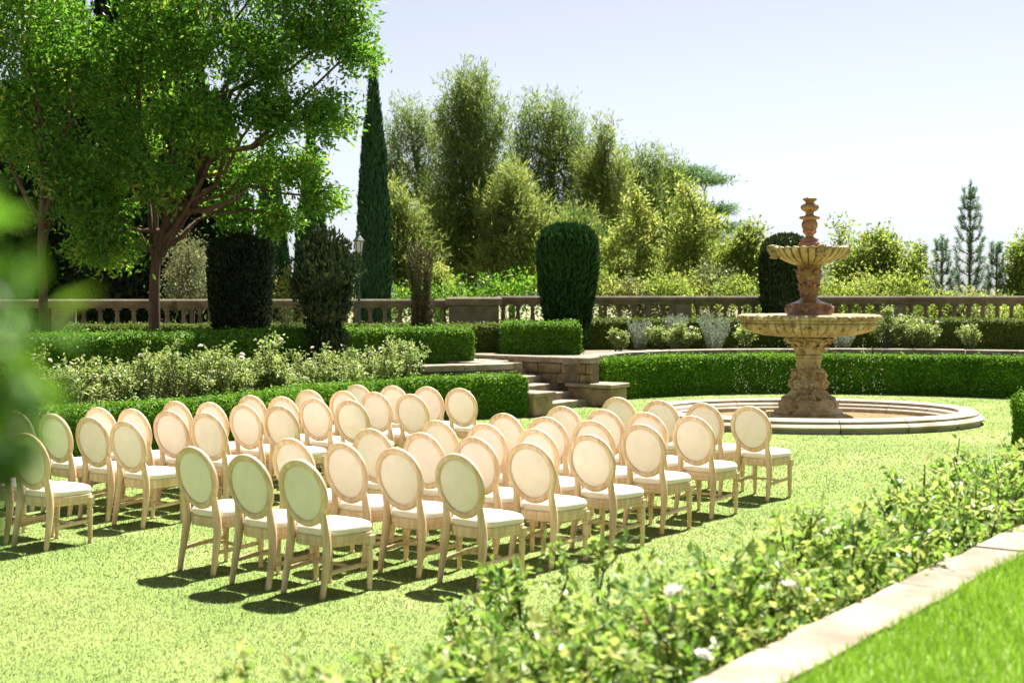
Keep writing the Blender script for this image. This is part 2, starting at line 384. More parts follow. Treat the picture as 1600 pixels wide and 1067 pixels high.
BOXQ = [[0, 2, 3, 1], [4, 5, 7, 6], [0, 1, 5, 4], [2, 6, 7, 3], [0, 4, 6, 2], [1, 3, 7, 5]]


def bevbox(name, sx, sy, sz, bev=0.012, mat=None, parent=None, rough=0.0, seg=1):
    """bevelled block centred on x, y and standing on z = 0; rough = random shift of the corners"""
    bm = bmesh.new(); bmesh.ops.create_cube(bm, size=1)
    for v in bm.verts:
        v.co = Vector((v.co.x * sx, v.co.y * sy, (v.co.z + 0.5) * sz))
        if rough: v.co += Vector([random.uniform(-rough, rough) for _ in range(3)])
    if bev: bmesh.ops.bevel(bm, geom=list(bm.edges), offset=bev, segments=seg, affect='EDGES', profile=0.6)
    me = bpy.data.meshes.new(name); bm.to_mesh(me); bm.free()
    me.materials.append(mat)
    return link(name, me, parent)


def lathe(mb, prof, seg=64, mod=None, mat=0, center=(0, 0, 0)):
    """prof: list of (r, z) or (r, z, amp, lobes): radial modulation per ring"""
    an = np.arange(seg) / seg * 2 * np.pi
    rings = []
    for p in prof:
        r, z = p[0], p[1]
        amp, k = (p[2], p[3]) if len(p) > 2 else (0, 1)
        rr = r * (1 + amp * np.abs(np.cos(k * an / 2)) - amp * 0.5)
        rings.append(np.stack([rr * np.cos(an) + center[0], rr * np.sin(an) + center[1], np.full(seg, z + center[2])], 1))
    v = np.concatenate(rings); n = len(prof)
    i, j = np.meshgrid(np.arange(n - 1), np.arange(seg), indexing='ij'); j2 = (j + 1) % seg
    q = np.stack([i * seg + j, i * seg + j2, (i + 1) * seg + j2, (i + 1) * seg + j], -1).reshape(-1, 4)
    mb.add(v, quads=q, mat=mat)
    return mb


def catmull(pts, n=12):
    pts = np.asarray(pts, float)
    p = np.concatenate([[2 * pts[0] - pts[1]], pts, [2 * pts[-1] - pts[-2]]])
    out = []
    for i in range(1, len(p) - 2):
        t = np.linspace(0, 1, n, endpoint=False)[:, None]
        a, b, c, d = p[i - 1], p[i], p[i + 1], p[i + 2]
        out.append(0.5 * (2 * b + (c - a) * t + (2 * a - 5 * b + 4 * c - d) * t * t + (3 * b - a - 3 * c + d) * t ** 3))
    return np.concatenate(out + [pts[-1:]])


def resample(pts, step):
    pts = np.asarray(pts, float)
    s = np.concatenate([[0], np.cumsum(np.linalg.norm(np.diff(pts, axis=0), axis=1))])
    n = max(2, int(round(s[-1] / step)) + 1)
    t = np.linspace(0, s[-1], n)
    return np.stack([np.interp(t, s, pts[:, k]) for k in range(pts.shape[1])], 1)


def poly_sheet(name, pts, z, mat, thick=0.0):
    bm = bmesh.new()
    f = bm.faces.new([bm.verts.new((p[0], p[1], z)) for p in pts])
    f.normal_update()
    if f.normal.z < 0: f.normal_flip()
    bmesh.ops.triangulate(bm, faces=list(bm.faces))
    me = bpy.data.meshes.new(name); bm.to_mesh(me); bm.free(); me.materials.append(mat)
    o = link(name, me); tag(o, kind='structure')
    return o


def inside(pts, poly):
    x, y = pts[:, 0], pts[:, 1]; r = np.zeros(len(pts), bool)
    n = len(poly)
    for i in range(n):
        x0, y0 = poly[i]; x1, y1 = poly[(i + 1) % n]
        c = ((y0 > y) != (y1 > y)) & (x < (x1 - x0) * (y - y0) / (y1 - y0 + 1e-12) + x0)
        r ^= c
    return r


def lump(p, seed=0.0, f=1.0):
    """cheap smooth 3-D noise, about -1..1"""
    p = np.asarray(p) * f + seed
    x, y, z = p[..., 0], p[..., 1], p[..., 2]
    return (np.sin(x * 1.7 + 1.3 * np.sin(y * 1.1 + seed)) + np.sin(y * 2.1 + 1.7 * np.sin(z * 1.3)) + np.sin(z * 1.9 + 1.1 * np.sin(x * 1.5 + 2))
            + 0.6 * np.sin(x * 4.1 + y * 3.7) + 0.6 * np.sin(z * 4.5 - y * 3.1 + x)) / 3.6


def scatter(v, quads, n):
    """area-weighted random points and normals on quads"""
    q = v[quads]; tr = np.concatenate([q[:, [0, 1, 2]], q[:, [0, 2, 3]]])
    cr = np.cross(tr[:, 1] - tr[:, 0], tr[:, 2] - tr[:, 0]); ar = np.linalg.norm(cr, axis=1)
    idx = rng.choice(len(tr), n, p=ar / ar.sum())
    u, w_ = rng.random(n), rng.random(n); fl = u + w_ > 1; u[fl] = 1 - u[fl]; w_[fl] = 1 - w_[fl]
    t = tr[idx]
    return t[:, 0] + (t[:, 1] - t[:, 0]) * u[:, None] + (t[:, 2] - t[:, 0]) * w_[:, None], cr[idx] / ar[idx][:, None], ar.sum()


def rnd(n):
    return unit(rng.normal(size=(n, 3)))


# ------------------------------------------------------------------ ground, terraces, walls
F2 = np.array((math.sin(math.radians(34)), math.cos(math.radians(34))))     # along the rows of chairs' columns
N2 = np.array((F2[1], -F2[0]))                                             # towards the lawn, across

wall_left = catmull([(0.0, 25.3), (-1.45, 24.35), (-2.4, 24.2), (-3.7, 23.55), (-5.6, 22.0), (-7.6, 19.8), (-9.6, 16.8), (-11.5, 13.0)], 8)
wall_right = catmull([(1.26, 26.94), (1.75, 28.3), (2.3, 29.6), (3.4, 30.7), (5.2, 31.4), (7.2, 31.6), (9.4, 31.2), (11.6, 30.2), (14.0, 28.0)], 8)
near_edge = [np.array((0.80, 4.87)) + np.array((0.574, 0.819)) * s for s in (-9, -4.5, 0, 3.2)] 
near_edge = catmull(near_edge + [np.array((4.2, 9.4)), np.array((6.2, 11.6)), np.array((8.6, 14.6)), np.array((12, 18))], 8)

lawn = poly_sheet('lawn', [(-16, -2), (-16, 32.5), (20, 32.5), (20, -2)], 0.0, M['lawn'])
tmb = MB()
gx = np.concatenate([[-3000, -800, -250, -90], np.linspace(-45, 45, 19), [90, 250, 800, 3000]])
gy = np.concatenate([[-300, -30, 0, 20], np.linspace(38, 90, 14), [120, 180, 300, 600, 1500, 4000]])
xx, yy = np.meshgrid(gx, gy, indexing='ij')
zz = np.where(yy < 38.5, -0.25, -0.25 - 0.16 * (yy - 38) - 0.0)
zz = np.maximum(zz, -38) + np.where((yy > 40), 0.5 * np.sin(xx * 0.21) * np.cos(yy * 0.17), 0)
nx, ny = len(gx), len(gy)
ii, jj = np.meshgrid(np.arange(nx - 1), np.arange(ny - 1), indexing='ij')
tmb.add(np.stack([xx, yy, zz], -1), quads=np.stack([ii * ny + jj, (ii + 1) * ny + jj, (ii + 1) * ny + jj + 1, ii * ny + jj + 1], -1))
tag(tmb.obj('terrain', M['terrain'], smooth=True), kind='structure')

FARY = 38.4
far_poly = [tuple(p) for p in wall_left[::-1]]
top_l = np.array((0.36, 25.14)) - N2 * 2.05; top_r = np.array((1.49, 26.80)) - N2 * 2.05
far_poly += [tuple(top_l), tuple(top_r)] + [tuple(p) for p in wall_right] + [(30, 28), (30, FARY), (-30, FARY), (-30, 13)]
poly_sheet('terrace', far_poly, TERR, M['terrace'])
skirt = MB()
skirt.add(np.array([(-30, FARY, TERR), (30, FARY, TERR), (30, FARY, -3), (-30, FARY, -3)], float), quads=[[0, 1, 2, 3]])
tag(skirt.obj('terrace_bank', M['terrain']), kind='structure')
near_poly = [tuple(p + N2 * 0.1) for p in near_edge] + [(30, 18), (30, -12), (-8, -12)]
poly_sheet('terrace_lawn', near_poly, TERR + 0.045, M['lawn'])
# strips of bare soil for the beds between hedge and wall
bedl = catmull([(0.2, 24.9), (-0.9, 24.4), (-1.9, 23.5), (-2.9, 22.1), (-3.6, 20.3), (-4.4, 19.2), (-5.5, 18.2), (-7.5, 16.8), (-10, 14.5)], 8)
poly_sheet('rose_bed', [tuple(p) for p in wall_left] + [tuple(p) for p in bedl[::-1]], 0.004, M['soil'])
bedn = [np.array(p) - N2 * 1.15 for p in near_edge]
poly_sheet('rose_bed', [tuple(p) for p in near_edge] + [tuple(p) for p in bedn[::-1]], 0.004, M['soil'])
bedr = catmull([(1.5, 27.7), (2.6, 28.9), (4.2, 29.9), (6.2, 30.25), (8.4, 29.75), (10.6, 28.55), (13.2, 26.4)], 8)
poly_sheet('hedge_bed', [tuple(p + np.array((0, -0.12))) for p in bedr] + [tuple(p) for p in wall_right[::-1]], 0.004, M['soil'])
# gravel landing at the head of the steps
ctr = (top_l + top_r) / 2
poly_sheet('path', [tuple(top_l), tuple(top_r), tuple(top_r - N2 * 4.5 + F2 * 0.3), tuple(top_l - N2 * 4.5 - F2 * 0.5)], TERR + 0.004, M['path'])


def block_wall(root, path, z1, side, courses=3, lmean=0.42, cop_w=0.36, cop_t=0.11, over=0.04, blocks=True):
    """stones and coping along a path; side = +1 when the lawn lies on the right of the path's direction"""
    path = np.asarray(path)
    s = np.concatenate([[0], np.cumsum(np.linalg.norm(np.diff(path, axis=0), axis=1))]); L = s[-1]

    def at(t):
        t = min(max(t, 0), L)
        p = np.array([np.interp(t, s, path[:, k]) for k in (0, 1)])
        q = np.array([np.interp(min(t + 0.05, L), s, path[:, k]) - np.interp(max(t - 0.05, 0), s, path[:, k]) for k in (0, 1)])
        q /= np.linalg.norm(q)
        return p, q, np.array((q[1], -q[0])) * side        # point, tangent, outward (to the lawn)
    ch = (z1 - cop_t) / courses
    core = MB()
    pr = resample(path, 0.3)
    for i in range(len(pr) - 1):
        a, b = pr[i], pr[i + 1]; d = (b - a) / np.linalg.norm(b - a); o = np.array((d[1], -d[0])) * side
        f0, f1, b0, b1 = a - o * 0.04, b - o * 0.04, a - o * 0.26, b - o * 0.26
        v = np.array([(*p, z) for z in (-0.05, z1 - cop_t - 0.004) for p in (f0, f1, b1, b0)])
        core.add(v, quads=[[0, 1, 5, 4], [4, 5, 6, 7], [2, 3, 7, 6], [0, 4, 7, 3], [1, 2, 6, 5]])
    core.obj('wall_core', M['mortar'], root)
    if blocks:
        for c in range(courses):
            t = -random.uniform(0, 0.2) if c % 2 else 0.0
            while t < L - 0.05:
                ln = lmean * random.uniform(0.7, 1.35); a, b = max(t, 0), min(t + ln, L); t += ln
                if b - a < 0.08: continue
                p, q, o = at((a + b) / 2)
                st = bevbox('stone', b - a - 0.014, 0.2, ch - 0.013, 0.014, M['wallstone'], root, rough=0.006)
                cc = p - o * (0.1 - random.uniform(-0.012, 0.012))
                st.location = (cc[0], cc[1], c * ch + 0.003); st.rotation_euler = (0, 0, math.atan2(q[1], q[0]) + random.uniform(-0.01, 0.01))
    t = 0.0
    while t < L - 0.05:
        ln = random.uniform(0.8, 1.15); a, b = t, min(t + ln, L); t += ln
        if L - b < 0.3: b = L; t = L
        k = 6; mb = MB(); front, back = [], []
        for u in np.linspace(a + 0.007, b - 0.007, k):
            p, q, o = at(u); front.append(p + o * over); back.append(p - o * (cop_w - over))
        v = np.array([(*p, z) for z in (z1 - cop_t, z1 - 0.012) for p in front] + [(*(p - 0.012 * at((a + b) / 2)[2]), z1) for p in front]
                     + [(*p, z1) for p in back] + [(*p, z1 - cop_t) for p in back])
        rows = 5
        qd = [[r * k + i, r * k + i + 1, ((r + 1) % rows) * k + i + 1, ((r + 1) % rows) * k + i] for r in range(rows) for i in range(k - 1)]
        ends = [[r * k for r in (0, 1, 2)], [0, 2 * k, 3 * k], [0, 3 * k, 4 * k]]
        ends += [[e + k - 1 for e in t_[::-1]] for t_ in ends]
        v[:, 2] += random.uniform(-0.004, 0.004)
        jit = rng.normal(size=(k, 2)) * 0.007
        for r_ in range(3): v[r_ * k:(r_ + 1) * k, :2] += jit
        v[3 * k:, :2] += np.tile(rng.normal(size=(k, 2)) * 0.007, (2, 1))
        mb.add(v, quads=qd, tris=ends)
        mb.n -= 0
        o_ = mb.obj('coping_slab', M['coping'], root)


def fix_normals(o):
    bm = bmesh.new(); bm.from_mesh(o.data); bmesh.ops.recalc_face_normals(bm, faces=bm.faces); bm.to_mesh(o.data); bm.free()


COPZ = 0.885
wl = thing('retaining_wall', 'low stone retaining wall with coping behind the white roses and the hedge beside the chairs', 'wall')
side_l = np.array([np.array((0.36, 25.14)) - N2 * 2.6, np.array((0.36, 25.14)) - N2 * 0.42])
block_wall(wl, wall_left, COPZ, -1)
block_wall(wl, np.concatenate([[wall_left[0] - N2 * 2.2 + F2 * 0.02], [wall_left[0] + F2 * 0.02]]), COPZ - 0.006, +1)
wr = thing('retaining_wall', 'stone block wall with coping running from the steps behind the hedge of the fountain', 'wall')
block_wall(wr, wall_right, COPZ, +1)
block_wall(wr, np.array([wall_right[0] - N2 * 2.5, wall_right[0] + N2 * 0.3]), COPZ + 0.02, +1, lmean=0.5, courses=4)
wn = thing('retaining_wall', 'stone coping ledge between the blurred rose bushes and the lush grass strip', 'wall')
block_wall(wn, near_edge, COPZ - 0.005, -1, cop_w=0.27, over=0.03, blocks=False)

# steps
st = thing('garden_steps', 'stone garden steps climbing between two low piers up to the terrace', 'steps')
SR = np.array((1.47, 26.80)); SL = np.array((0.40, 25.20))
for i in range(6):
    z = 0.136 * (i + 1)
    a = SL - N2 * 0.36 * i; b = SR - N2 * 0.36 * i
    c = (a + b) / 2 - N2 * 0.26; L = np.linalg.norm(b - a) - 0.02
    o = bevbox('step', L, 0.52, 0.136 + (0.3 if i == 0 else 0.02), 0.012, M['coping'], st, rough=0.004)
    o.location = (c[0], c[1], z - 0.136 - (0.3 if i == 0 else 0.02)); o.rotation_euler = (0, 0, math.atan2(F2[1], F2[0]))


def pier(px_corner, label, w_, ln, hgt):
    c = px_corner + F2 * w_ / 2 - N2 * ln / 2
    t = thing('stone_pier', label, 'pier', (c[0], c[1], 0), math.atan2(F2[1], F2[0]))
    b = bevbox('body', w_ - 0.02, ln - 0.02, hgt - 0.07, 0.02, M['wallstone'], t, rough=0.012)
    k = bevbox('cap', w_ + 0.07, ln + 0.07, 0.075, 0.014, M['coping'], t, rough=0.006); k.location = (0, 0, hgt - 0.07)


pier(np.array((0.38, 24.32)), 'low square stone pier with slab cap beside the end of the chair-side hedge', 0.62, 1.0, 0.41)
pier(np.array((1.83, 26.45)), 'low stone pier with slab cap beside the hedge that rings the fountain', 0.66, 0.95, 0.42)


# ------------------------------------------------------------------ hedges
def hedge(path, depth, z0, h, label, mat='hedge', dens=2400, leaf=0.034, cat='hedge', side=1, seed=0.0, name='box_hedge', group=None, sh=0.07):
    """path = line of the front face at the foot; the hedge extends to the other side by depth"""
    p = resample(np.asarray(path, float), 0.12); n = len(p)
    tg = unit(np.gradient(p, axis=0)); out = np.stack([tg[:, 1], -tg[:, 0]], 1) * side
    prof = [(0.02, 0.0), (0.0, 0.12), (-0.01, 0.5), (0.0, 0.8), (-0.02, 0.93), (-0.10, 0.995), (-0.3, 1.0), (-0.5, 1.003), (-0.7, 1.0), (-0.9, 0.995), (-0.98, 0.93), (-1.0, 0.6), (-0.99, 0.0)]
    rows = []
    for i in range(n):
        e = min(i, n - 1 - i) * 0.12
        for (o_, zf) in prof:
            oo = (o_ * depth if o_ < -0.05 else o_)
            q = p[i] + out[i] * oo
            rows.append((q[0], q[1], z0 + zf * h - (0.03 if e < 0.05 and zf > 0.9 else 0)))
    v = np.array(rows); k = len(prof)
    dv = lump(v, seed, 2.3) * 0.026 + lump(v, seed + 3, 7.0) * 0.018
    ctr_ = np.repeat(p - out * depth / 2, k, 0)
    dirv = v - np.concatenate([ctr_, np.full((len(v), 1), z0 + h / 2)], 1); dirv = unit(dirv)
    dv[v[:, 2] <= z0 + 0.001] = 0
    v = v + dirv * dv[:, None]
    ii, jj = np.meshgrid(np.arange(n - 1), np.arange(k - 1), indexing='ij')
    q = np.stack([ii * k + jj, (ii + 1) * k + jj, (ii + 1) * k + jj + 1, ii * k + jj + 1], -1).reshape(-1, 4)
    ca = np.array([[j, j + 1, k - 2 - j, k - 1 - j] for j in range((k - 1) // 2)])
    cb = ca[:, ::-1] + (n - 1) * k
    q = np.concatenate([q, ca, cb])
    if side < 0: q = q[:, ::-1]
    mb = MB(); mb.add(v, quads=q, tint=0.25)
    pos, nr, area = scatter(v, q, 10)
    cnt = int(area * dens)
    pos, nr, _ = scatter(v, q, cnt)
    nr = -nr if np.mean(np.sum(nr * (pos - np.array([*p.mean(0), z0 + h / 2])), 1)) < 0 else nr
    nr[nr[:, 2] < -0.3] *= -1
    pos = pos + nr * (rng.uniform(-0.03, 0.03, cnt) + np.where(rng.random(cnt) < 0.035, rng.uniform(0.02, 0.075, cnt), 0))[:, None]
    keep = (pos[:, 2] > z0 + 0.02) & ((nr[:, 1] < 0.6) | (rng.random(cnt) < 0.3)); pos, nr = pos[keep], nr[keep]; cnt = len(pos)
    tip = nr * 0.6 + rnd(cnt) * 0.9; tip[:, 2] += 0.25
    tint = np.clip(rng.beta(1.3, 1.8, cnt) + 0.2 * lump(pos, seed + 9, 1.7) + 0.12 * lump(pos, seed + 1, 6.0), 0, 1)
    sz = leaf * rng.uniform(0.7, 1.35, cnt)
    tpf = np.where(nr[:, 2] > 0.7, 0.35, 0.75)[:, None]
    leaves(mb, pos - unit(tip) * sz[:, None] * 0.35, tip * np.where(nr[:, 2:3] > 0.7, np.array([[1, 1, 0.5]]), 1.0), nr + rnd(cnt) * tpf, sz, sz * 0.62, tint)
    o = mb.obj(name, M[mat]); tag(o, label, cat, group)
    return o


hl = catmull([(0.27, 24.35), (-0.7, 23.95), (-1.45, 23.3), (-2.1, 22.7), (-2.85, 21.4), (-3.5, 19.6), (-4.3, 18.5), (-5.3, 17.6), (-6.9, 16.4)], 8)
hedge(hl[::-1], 0.62, 0, 0.70, 'low bright green box hedge curving round behind the chairs, ending at the stone pier', dens=1700, leaf=0.05, seed=1.0)
hr = catmull([(1.80, 27.85), (2.65, 28.8), (4.2, 29.75), (6.2, 30.1), (8.4, 29.6), (10.6, 28.4), (11.6, 27.6)], 8)
hedge(hr, 0.66, 0, 0.80, 'deep green clipped box hedge curving behind the fountain pool', dens=1500, leaf=0.055, seed=4.0)
hn = catmull([(7.05, 20.0), (6.95, 18.4), (6.9, 17.2)], 6)
hedge(hn[::-1] + np.array((-0.0, 0)), 0.7, 0, 0.72, 'end of a box hedge across the lawn from the fountain pool', dens=2200, leaf=0.036, side=-1, seed=6.0)
nh = [np.array((0.15, 6.6)), np.array((0.95, 7.7)), np.array((1.75, 8.85)), np.array((2.5, 10.0))]
hedge(catmull(nh, 6), 0.5, 0, 0.50, 'low bright box edging along the lawn in front of the blurred rose bushes', dens=3200, leaf=0.036, side=-1, seed=8.0)

ul = catmull([(-0.72, 26.2), (-2.2, 25.9), (-3.8, 24.9), (-5.6, 23.3), (-8.2, 20.5)], 8)
hedge(ul[::-1], 0.9, TERR, 0.63, 'upper box hedge on the terrace edge behind the white rose bushes', 'hedge', dens=1500, leaf=0.052, seed=11.0)
hedge(np.array([(-9.5, 30.2), (-5, 30.8), (-0.1, 31.2)]), 0.7, TERR, 0.60, 'straight dry-tinged box hedge under the balustrade beside the dark clipped yew', 'hedge_dry', dens=1200, leaf=0.055, seed=13.0)
hedge(np.array([(-0.14, 30.0), (0.6, 30.05), (1.44, 30.1)]), 1.1, TERR, 0.66, 'square-cut box hedge block at the foot of the tall rounded yew', 'hedge', dens=1600, leaf=0.055, seed=15.0)
hedge(catmull([(1.62, 32.6), (5, 33.3), (9, 33.3), (12.4, 32.7)], 8), 0.7, TERR, 0.66, 'long box hedge under the balustrade behind the silvery plants and fountain', 'hedge_dry', dens=1200, leaf=0.055, seed=17.0)


# ------------------------------------------------------------------ clipped yews, cypresses
def revolve_plant(name, base, prof, mat, label, cat, dens=900, leaf=(0.10, 0.045), up=0.9, seed=0.0, group=None, square=0.0, lumpy=0.06, rag=0.05, coremat=None, yaw=0.0):
    """prof = [(z, r)] above the base; square 0 round .. 1 boxy"""
    seg = 28
    zs = np.array([p[0] for p in prof]); rs = np.array([p[1] for p in prof])
    zz_ = np.linspace(zs[0], zs[-1], max(14, int((zs[-1] - zs[0]) / 0.14))); rr = np.interp(zz_, zs, rs)
    an = np.arange(seg) / seg * 2 * np.pi
    sq = (1 + square * (1 / np.maximum(np.abs(np.cos(an + yaw)), np.abs(np.sin(an + yaw))) - 1))
    v = np.stack([rr[:, None] * sq * np.cos(an), rr[:, None] * sq * np.sin(an), np.repeat(zz_[:, None], seg, 1)], -1)
    rad = unit(v * np.array([1, 1, 0]))
    v = v + rad * (lump(v, seed, 2.0) * lumpy + lump(v, seed + 5, 5.5) * lumpy * 0.6)[..., None] * np.minimum(1, rr / 0.2)[:, None, None]
    v = v.reshape(-1, 3); n = len(zz_)
    ii, jj = np.meshgrid(np.arange(n - 1), np.arange(seg), indexing='ij'); j2 = (jj + 1) % seg
    q = np.stack([ii * seg + jj, ii * seg + j2, (ii + 1) * seg + j2, (ii + 1) * seg + jj], -1).reshape(-1, 4)
    vt = np.concatenate([v, [[0, 0, zz_[-1] + 0.01]]]); top = np.stack([np.full(seg, len(v)), (n - 1) * seg + np.arange(seg), (n - 1) * seg + (np.arange(seg) + 1) % seg], 1)
    mb = MB()
    mb.add(vt * np.array([0.93, 0.93, 1]), quads=q, tris=top, tint=0.3)
    tq = np.concatenate([q, np.stack([top[:, 0], top[:, 1], top[:, 2], top[:, 2]], 1)])
    _, _, area = scatter(vt, q, 10)
    cnt = int(area * dens)
    pos, nr, _ = scatter(vt, tq, cnt)
    nr[nr[:, 2] < -0.6] *= -1
    pos = pos + nr * rng.uniform(-0.06, rag, cnt)[:, None]
    tip = nr * 0.5 + np.array([0, 0, up]) + rnd(cnt) * 0.45
    sz = rng.uniform(0.6, 1.4, cnt)
    tint = np.clip(rng.beta(2, 2.5, cnt) + 0.2 * lump(pos, seed + 2, 2.5), 0, 1)
    leaves(mb, pos - unit(tip) * (leaf[0] * 0.5 * sz)[:, None], tip, nr + rnd(cnt) * 0.5, leaf[0] * sz, leaf[1] * sz, tint)
    t = thing(name, label, cat, base, 0, group)
    mb.obj('foliage', M[mat], t)
    tr = MB(); tube(tr, [(0, 0, -0.02), (0.01, 0, zs[0] + 0.3), (0, 0.01, zs[0] + 0.8)], [0.09, 0.08, 0.05], 7)
    tr.obj('trunk', M['bark_grey'], t, True)
    return t


revolve_plant('clipped_yew', (1.27, 32.2, TERR), [(0.25, 0.28), (0.7, 0.43), (1.3, 0.54), (2.0, 0.60), (2.5, 0.60), (2.68, 0.53), (2.74, 0.3)], 'yew',
              'tall rounded dark green yew column clipped flat behind the square hedge block', 'topiary', dens=900, seed=1, square=0.35, lumpy=0.05, up=0.7, leaf=(0.16, 0.05), rag=0.1)
revolve_plant('clipped_yew', (6.55, 34.0, TERR), [(0.15, 0.33), (0.8, 0.46), (1.6, 0.58), (2.3, 0.57), (2.58, 0.42), (2.64, 0.2)], 'juniper',
              'dark yew column standing directly behind the fountain', 'topiary', dens=800, seed=2, square=0.3, lumpy=0.05, up=0.7, rag=0.08)
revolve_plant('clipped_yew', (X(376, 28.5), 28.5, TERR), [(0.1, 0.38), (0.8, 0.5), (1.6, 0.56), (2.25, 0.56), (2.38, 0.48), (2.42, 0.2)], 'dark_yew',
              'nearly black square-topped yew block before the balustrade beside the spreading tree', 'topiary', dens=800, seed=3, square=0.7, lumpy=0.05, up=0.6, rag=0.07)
revolve_plant('juniper_shrub', (X(508, 25.2), 25.2, TERR), [(0.1, 0.12), (0.5, 0.16), (1.0, 0.22), (1.5, 0.29), (1.9, 0.27), (2.2, 0.14), (2.45, 0.03)], 'juniper',
              'dark irregular juniper, narrow at the foot and broad at the top, beside the lamp post', 'shrub', dens=900, seed=4, lumpy=0.3, up=0.8, rag=0.2)

CYP = [(0, 0.24), (0.6, 0.34), (1.5, 0.41), (3.0, 0.42), (4.6, 0.38), (6.0, 0.29), (7.2, 0.18), (8.0, 0.09), (8.75, 0.02)]


def cypress(px, d, ztop, rmax, label, seed):
    zb = -0.6
    k = (ztop - zb) / 8.75
    revolve_plant('cypress_tree', (X(px, d), d, zb), [(z * k, r * rmax / 0.42) for z, r in CYP], 'cypress', label, 'tree', dens=620, leaf=(0.19, 0.06), up=1.6, seed=seed,
                  lumpy=0.04, rag=0.05, group='Italian cypresses beyond the balustrade')


cypress(584, 39, 8.5, 0.43, 'slender Italian cypress standing clear against the sky, tallest of the pencil-shaped trees', 20)
cypress(487, 40, 6.9, 0.44, 'slender Italian cypress with its tip in the spreading tree, behind the juniper', 21)
cypress(424, 40, 6.4, 0.50, 'slender Italian cypress beside the nearly black yew block, under the spreading tree', 22)


# ------------------------------------------------------------------ trees
def limb(a, b, r0, r1, sag=0.0, n=6, wob=0.06):
    a, b = np.asarray(a, float), np.asarray(b, float); t = np.linspace(0, 1, n)[:, None]
    p = a + (b - a) * t; L = np.linalg.norm(b - a)
    p += rng.normal(size=p.shape) * wob * L * np.sin(np.pi * t) * 0.6
    p[:, 2] += (np.sin(np.pi * t[:, 0]) * sag * L)
    return p, np.linspace(r0, r1, n)


def tree(name, base, trunk, blobs, mat, label, n_clump=500, per=30, sig=0.22, leaf=(0.09, 0.045), up=0.1, outw=0.6, r0=0.12, bark='bark', group=None, cat='tree',
         seed=0.0, twigs=120, needle=False, shell=0.45, limbs=None, flat=1.0):
    """trunk: points from the foot to the fork (relative to base); blobs: (x, y, z, rx, ry, rz) relative to base"""
    t = thing(name, label, cat, base, 0, group)
    tm = MB(); trunk = np.asarray(trunk, float)
    tr = catmull(trunk, 5) if len(trunk) > 2 else trunk
    tube(tm, tr, np.linspace(r0, r0 * 0.55, len(tr)) * np.where(np.arange(len(tr)) == 0, 1.25, 1), 9)
    bl = np.asarray(blobs, float)
    wgt = (bl[:, 3] * bl[:, 4] * bl[:, 5]) ** (2 / 3); wgt /= wgt.sum()
    idx = rng.choice(len(bl), n_clump, p=wgt)
    dr = rnd(n_clump)
    rf = (shell + (1 - shell) * rng.random(n_clump) ** 0.7) * (1 + 0.28 * lump(dr * 1.6 + idx[:, None] * 3.1, seed, 1.6) + 0.18 * lump(dr * 3.1 + idx[:, None] * 1.7, seed + 2, 1.6))
    cl = bl[idx, :3] + dr * bl[idx, 3:6] * rf[:, None]
    lp = [tr]
    fork = tr[-1]
    for k, b in enumerate(bl):
        s_ = tr[int(len(tr) * 0.55):][rng.integers(0, len(tr) - int(len(tr) * 0.55))] if k % 2 else fork
        p, r = limb(s_, b[:3] + np.array([0, 0, b[5] * 0.35]), r0 * 0.5, r0 * 0.12, 0.05, 8)
        tube(tm, p, r, 6); lp.append(p)
    lpts = np.concatenate(lp)
    for c in cl[rng.permutation(n_clump)[:twigs]]:
        j = np.argmin(np.linalg.norm(lpts - c, axis=1) + 0.5 * np.maximum(0, lpts[:, 2] - c[2]))
        p, r = limb(lpts[j], c, r0 * 0.13, r0 * 0.045, 0.04, 5, 0.05); tube(tm, p, r, 4)
    tm.obj('trunk', M[bark], t, True)
    mb = MB(); n = n_clump * per
    ci = np.repeat(np.arange(n_clump), per)
    off = rng.normal(size=(n, 3)) * sig * np.array([1, 1, flat])
    out = unit(cl - np.average(bl[:, :3], axis=0, weights=wgt))
    if needle:
        base_d = unit(out * 0.5 + np.array([0, 0, up]) + rng.normal(size=(n_clump, 3)) * 0.35)
        tt_ = rng.random(n)[:, None]
        pos = cl[ci] + base_d[ci] * (tt_ - 0.4) * sig * 3.6 + rng.normal(size=(n, 3)) * sig * 0.26
        tip = base_d[ci] * 0.8 + rnd(n) * 0.75
    else:
        pos = cl[ci] + off; tip = out[ci] * outw + rnd(n) * 0.8 + np.array([0, 0, up])
    sz = rng.uniform(0.65, 1.35, n)
    tint = np.clip(rng.beta(2, 2.6, n) + 0.2 * rng.normal(size=n_clump)[ci] + 0.1 * lump(pos, seed + 1, 0.9), 0, 1)
    leaves(mb, pos, tip, rnd(n) + np.array([0, 0, 0.7]), leaf[0] * sz, leaf[1] * sz, tint)
    mb.obj('crown', M[mat], t)
    return t


# the spreading tree by the balustrade
ORD = ['first', 'second', 'third', 'fourth', 'fifth', 'sixth', 'seventh', 'eighth', 'ninth', 'tenth', 'eleventh', 'twelfth', 'thirteenth', 'fourteenth', 'fifteenth', 'sixteenth', 'seventeenth', 'eighteenth',
       'nineteenth', 'twentieth', 'twenty-first', 'twenty-second', 'twenty-third']
D0 = 27.5
tb = np.array((X(243, D0), D0, TERR))


def rel(px, py, dd=0.0):
    d = D0 + dd
    return np.array((X(px, d), d, Z(py, d))) - tb


def blob(px, py, rpx, rpy, dd=0.0, ry=1.0):
    c = rel(px, py, dd); k = (D0 + dd) / FPX
    return (*c, rpx * k, ry, rpy * k)


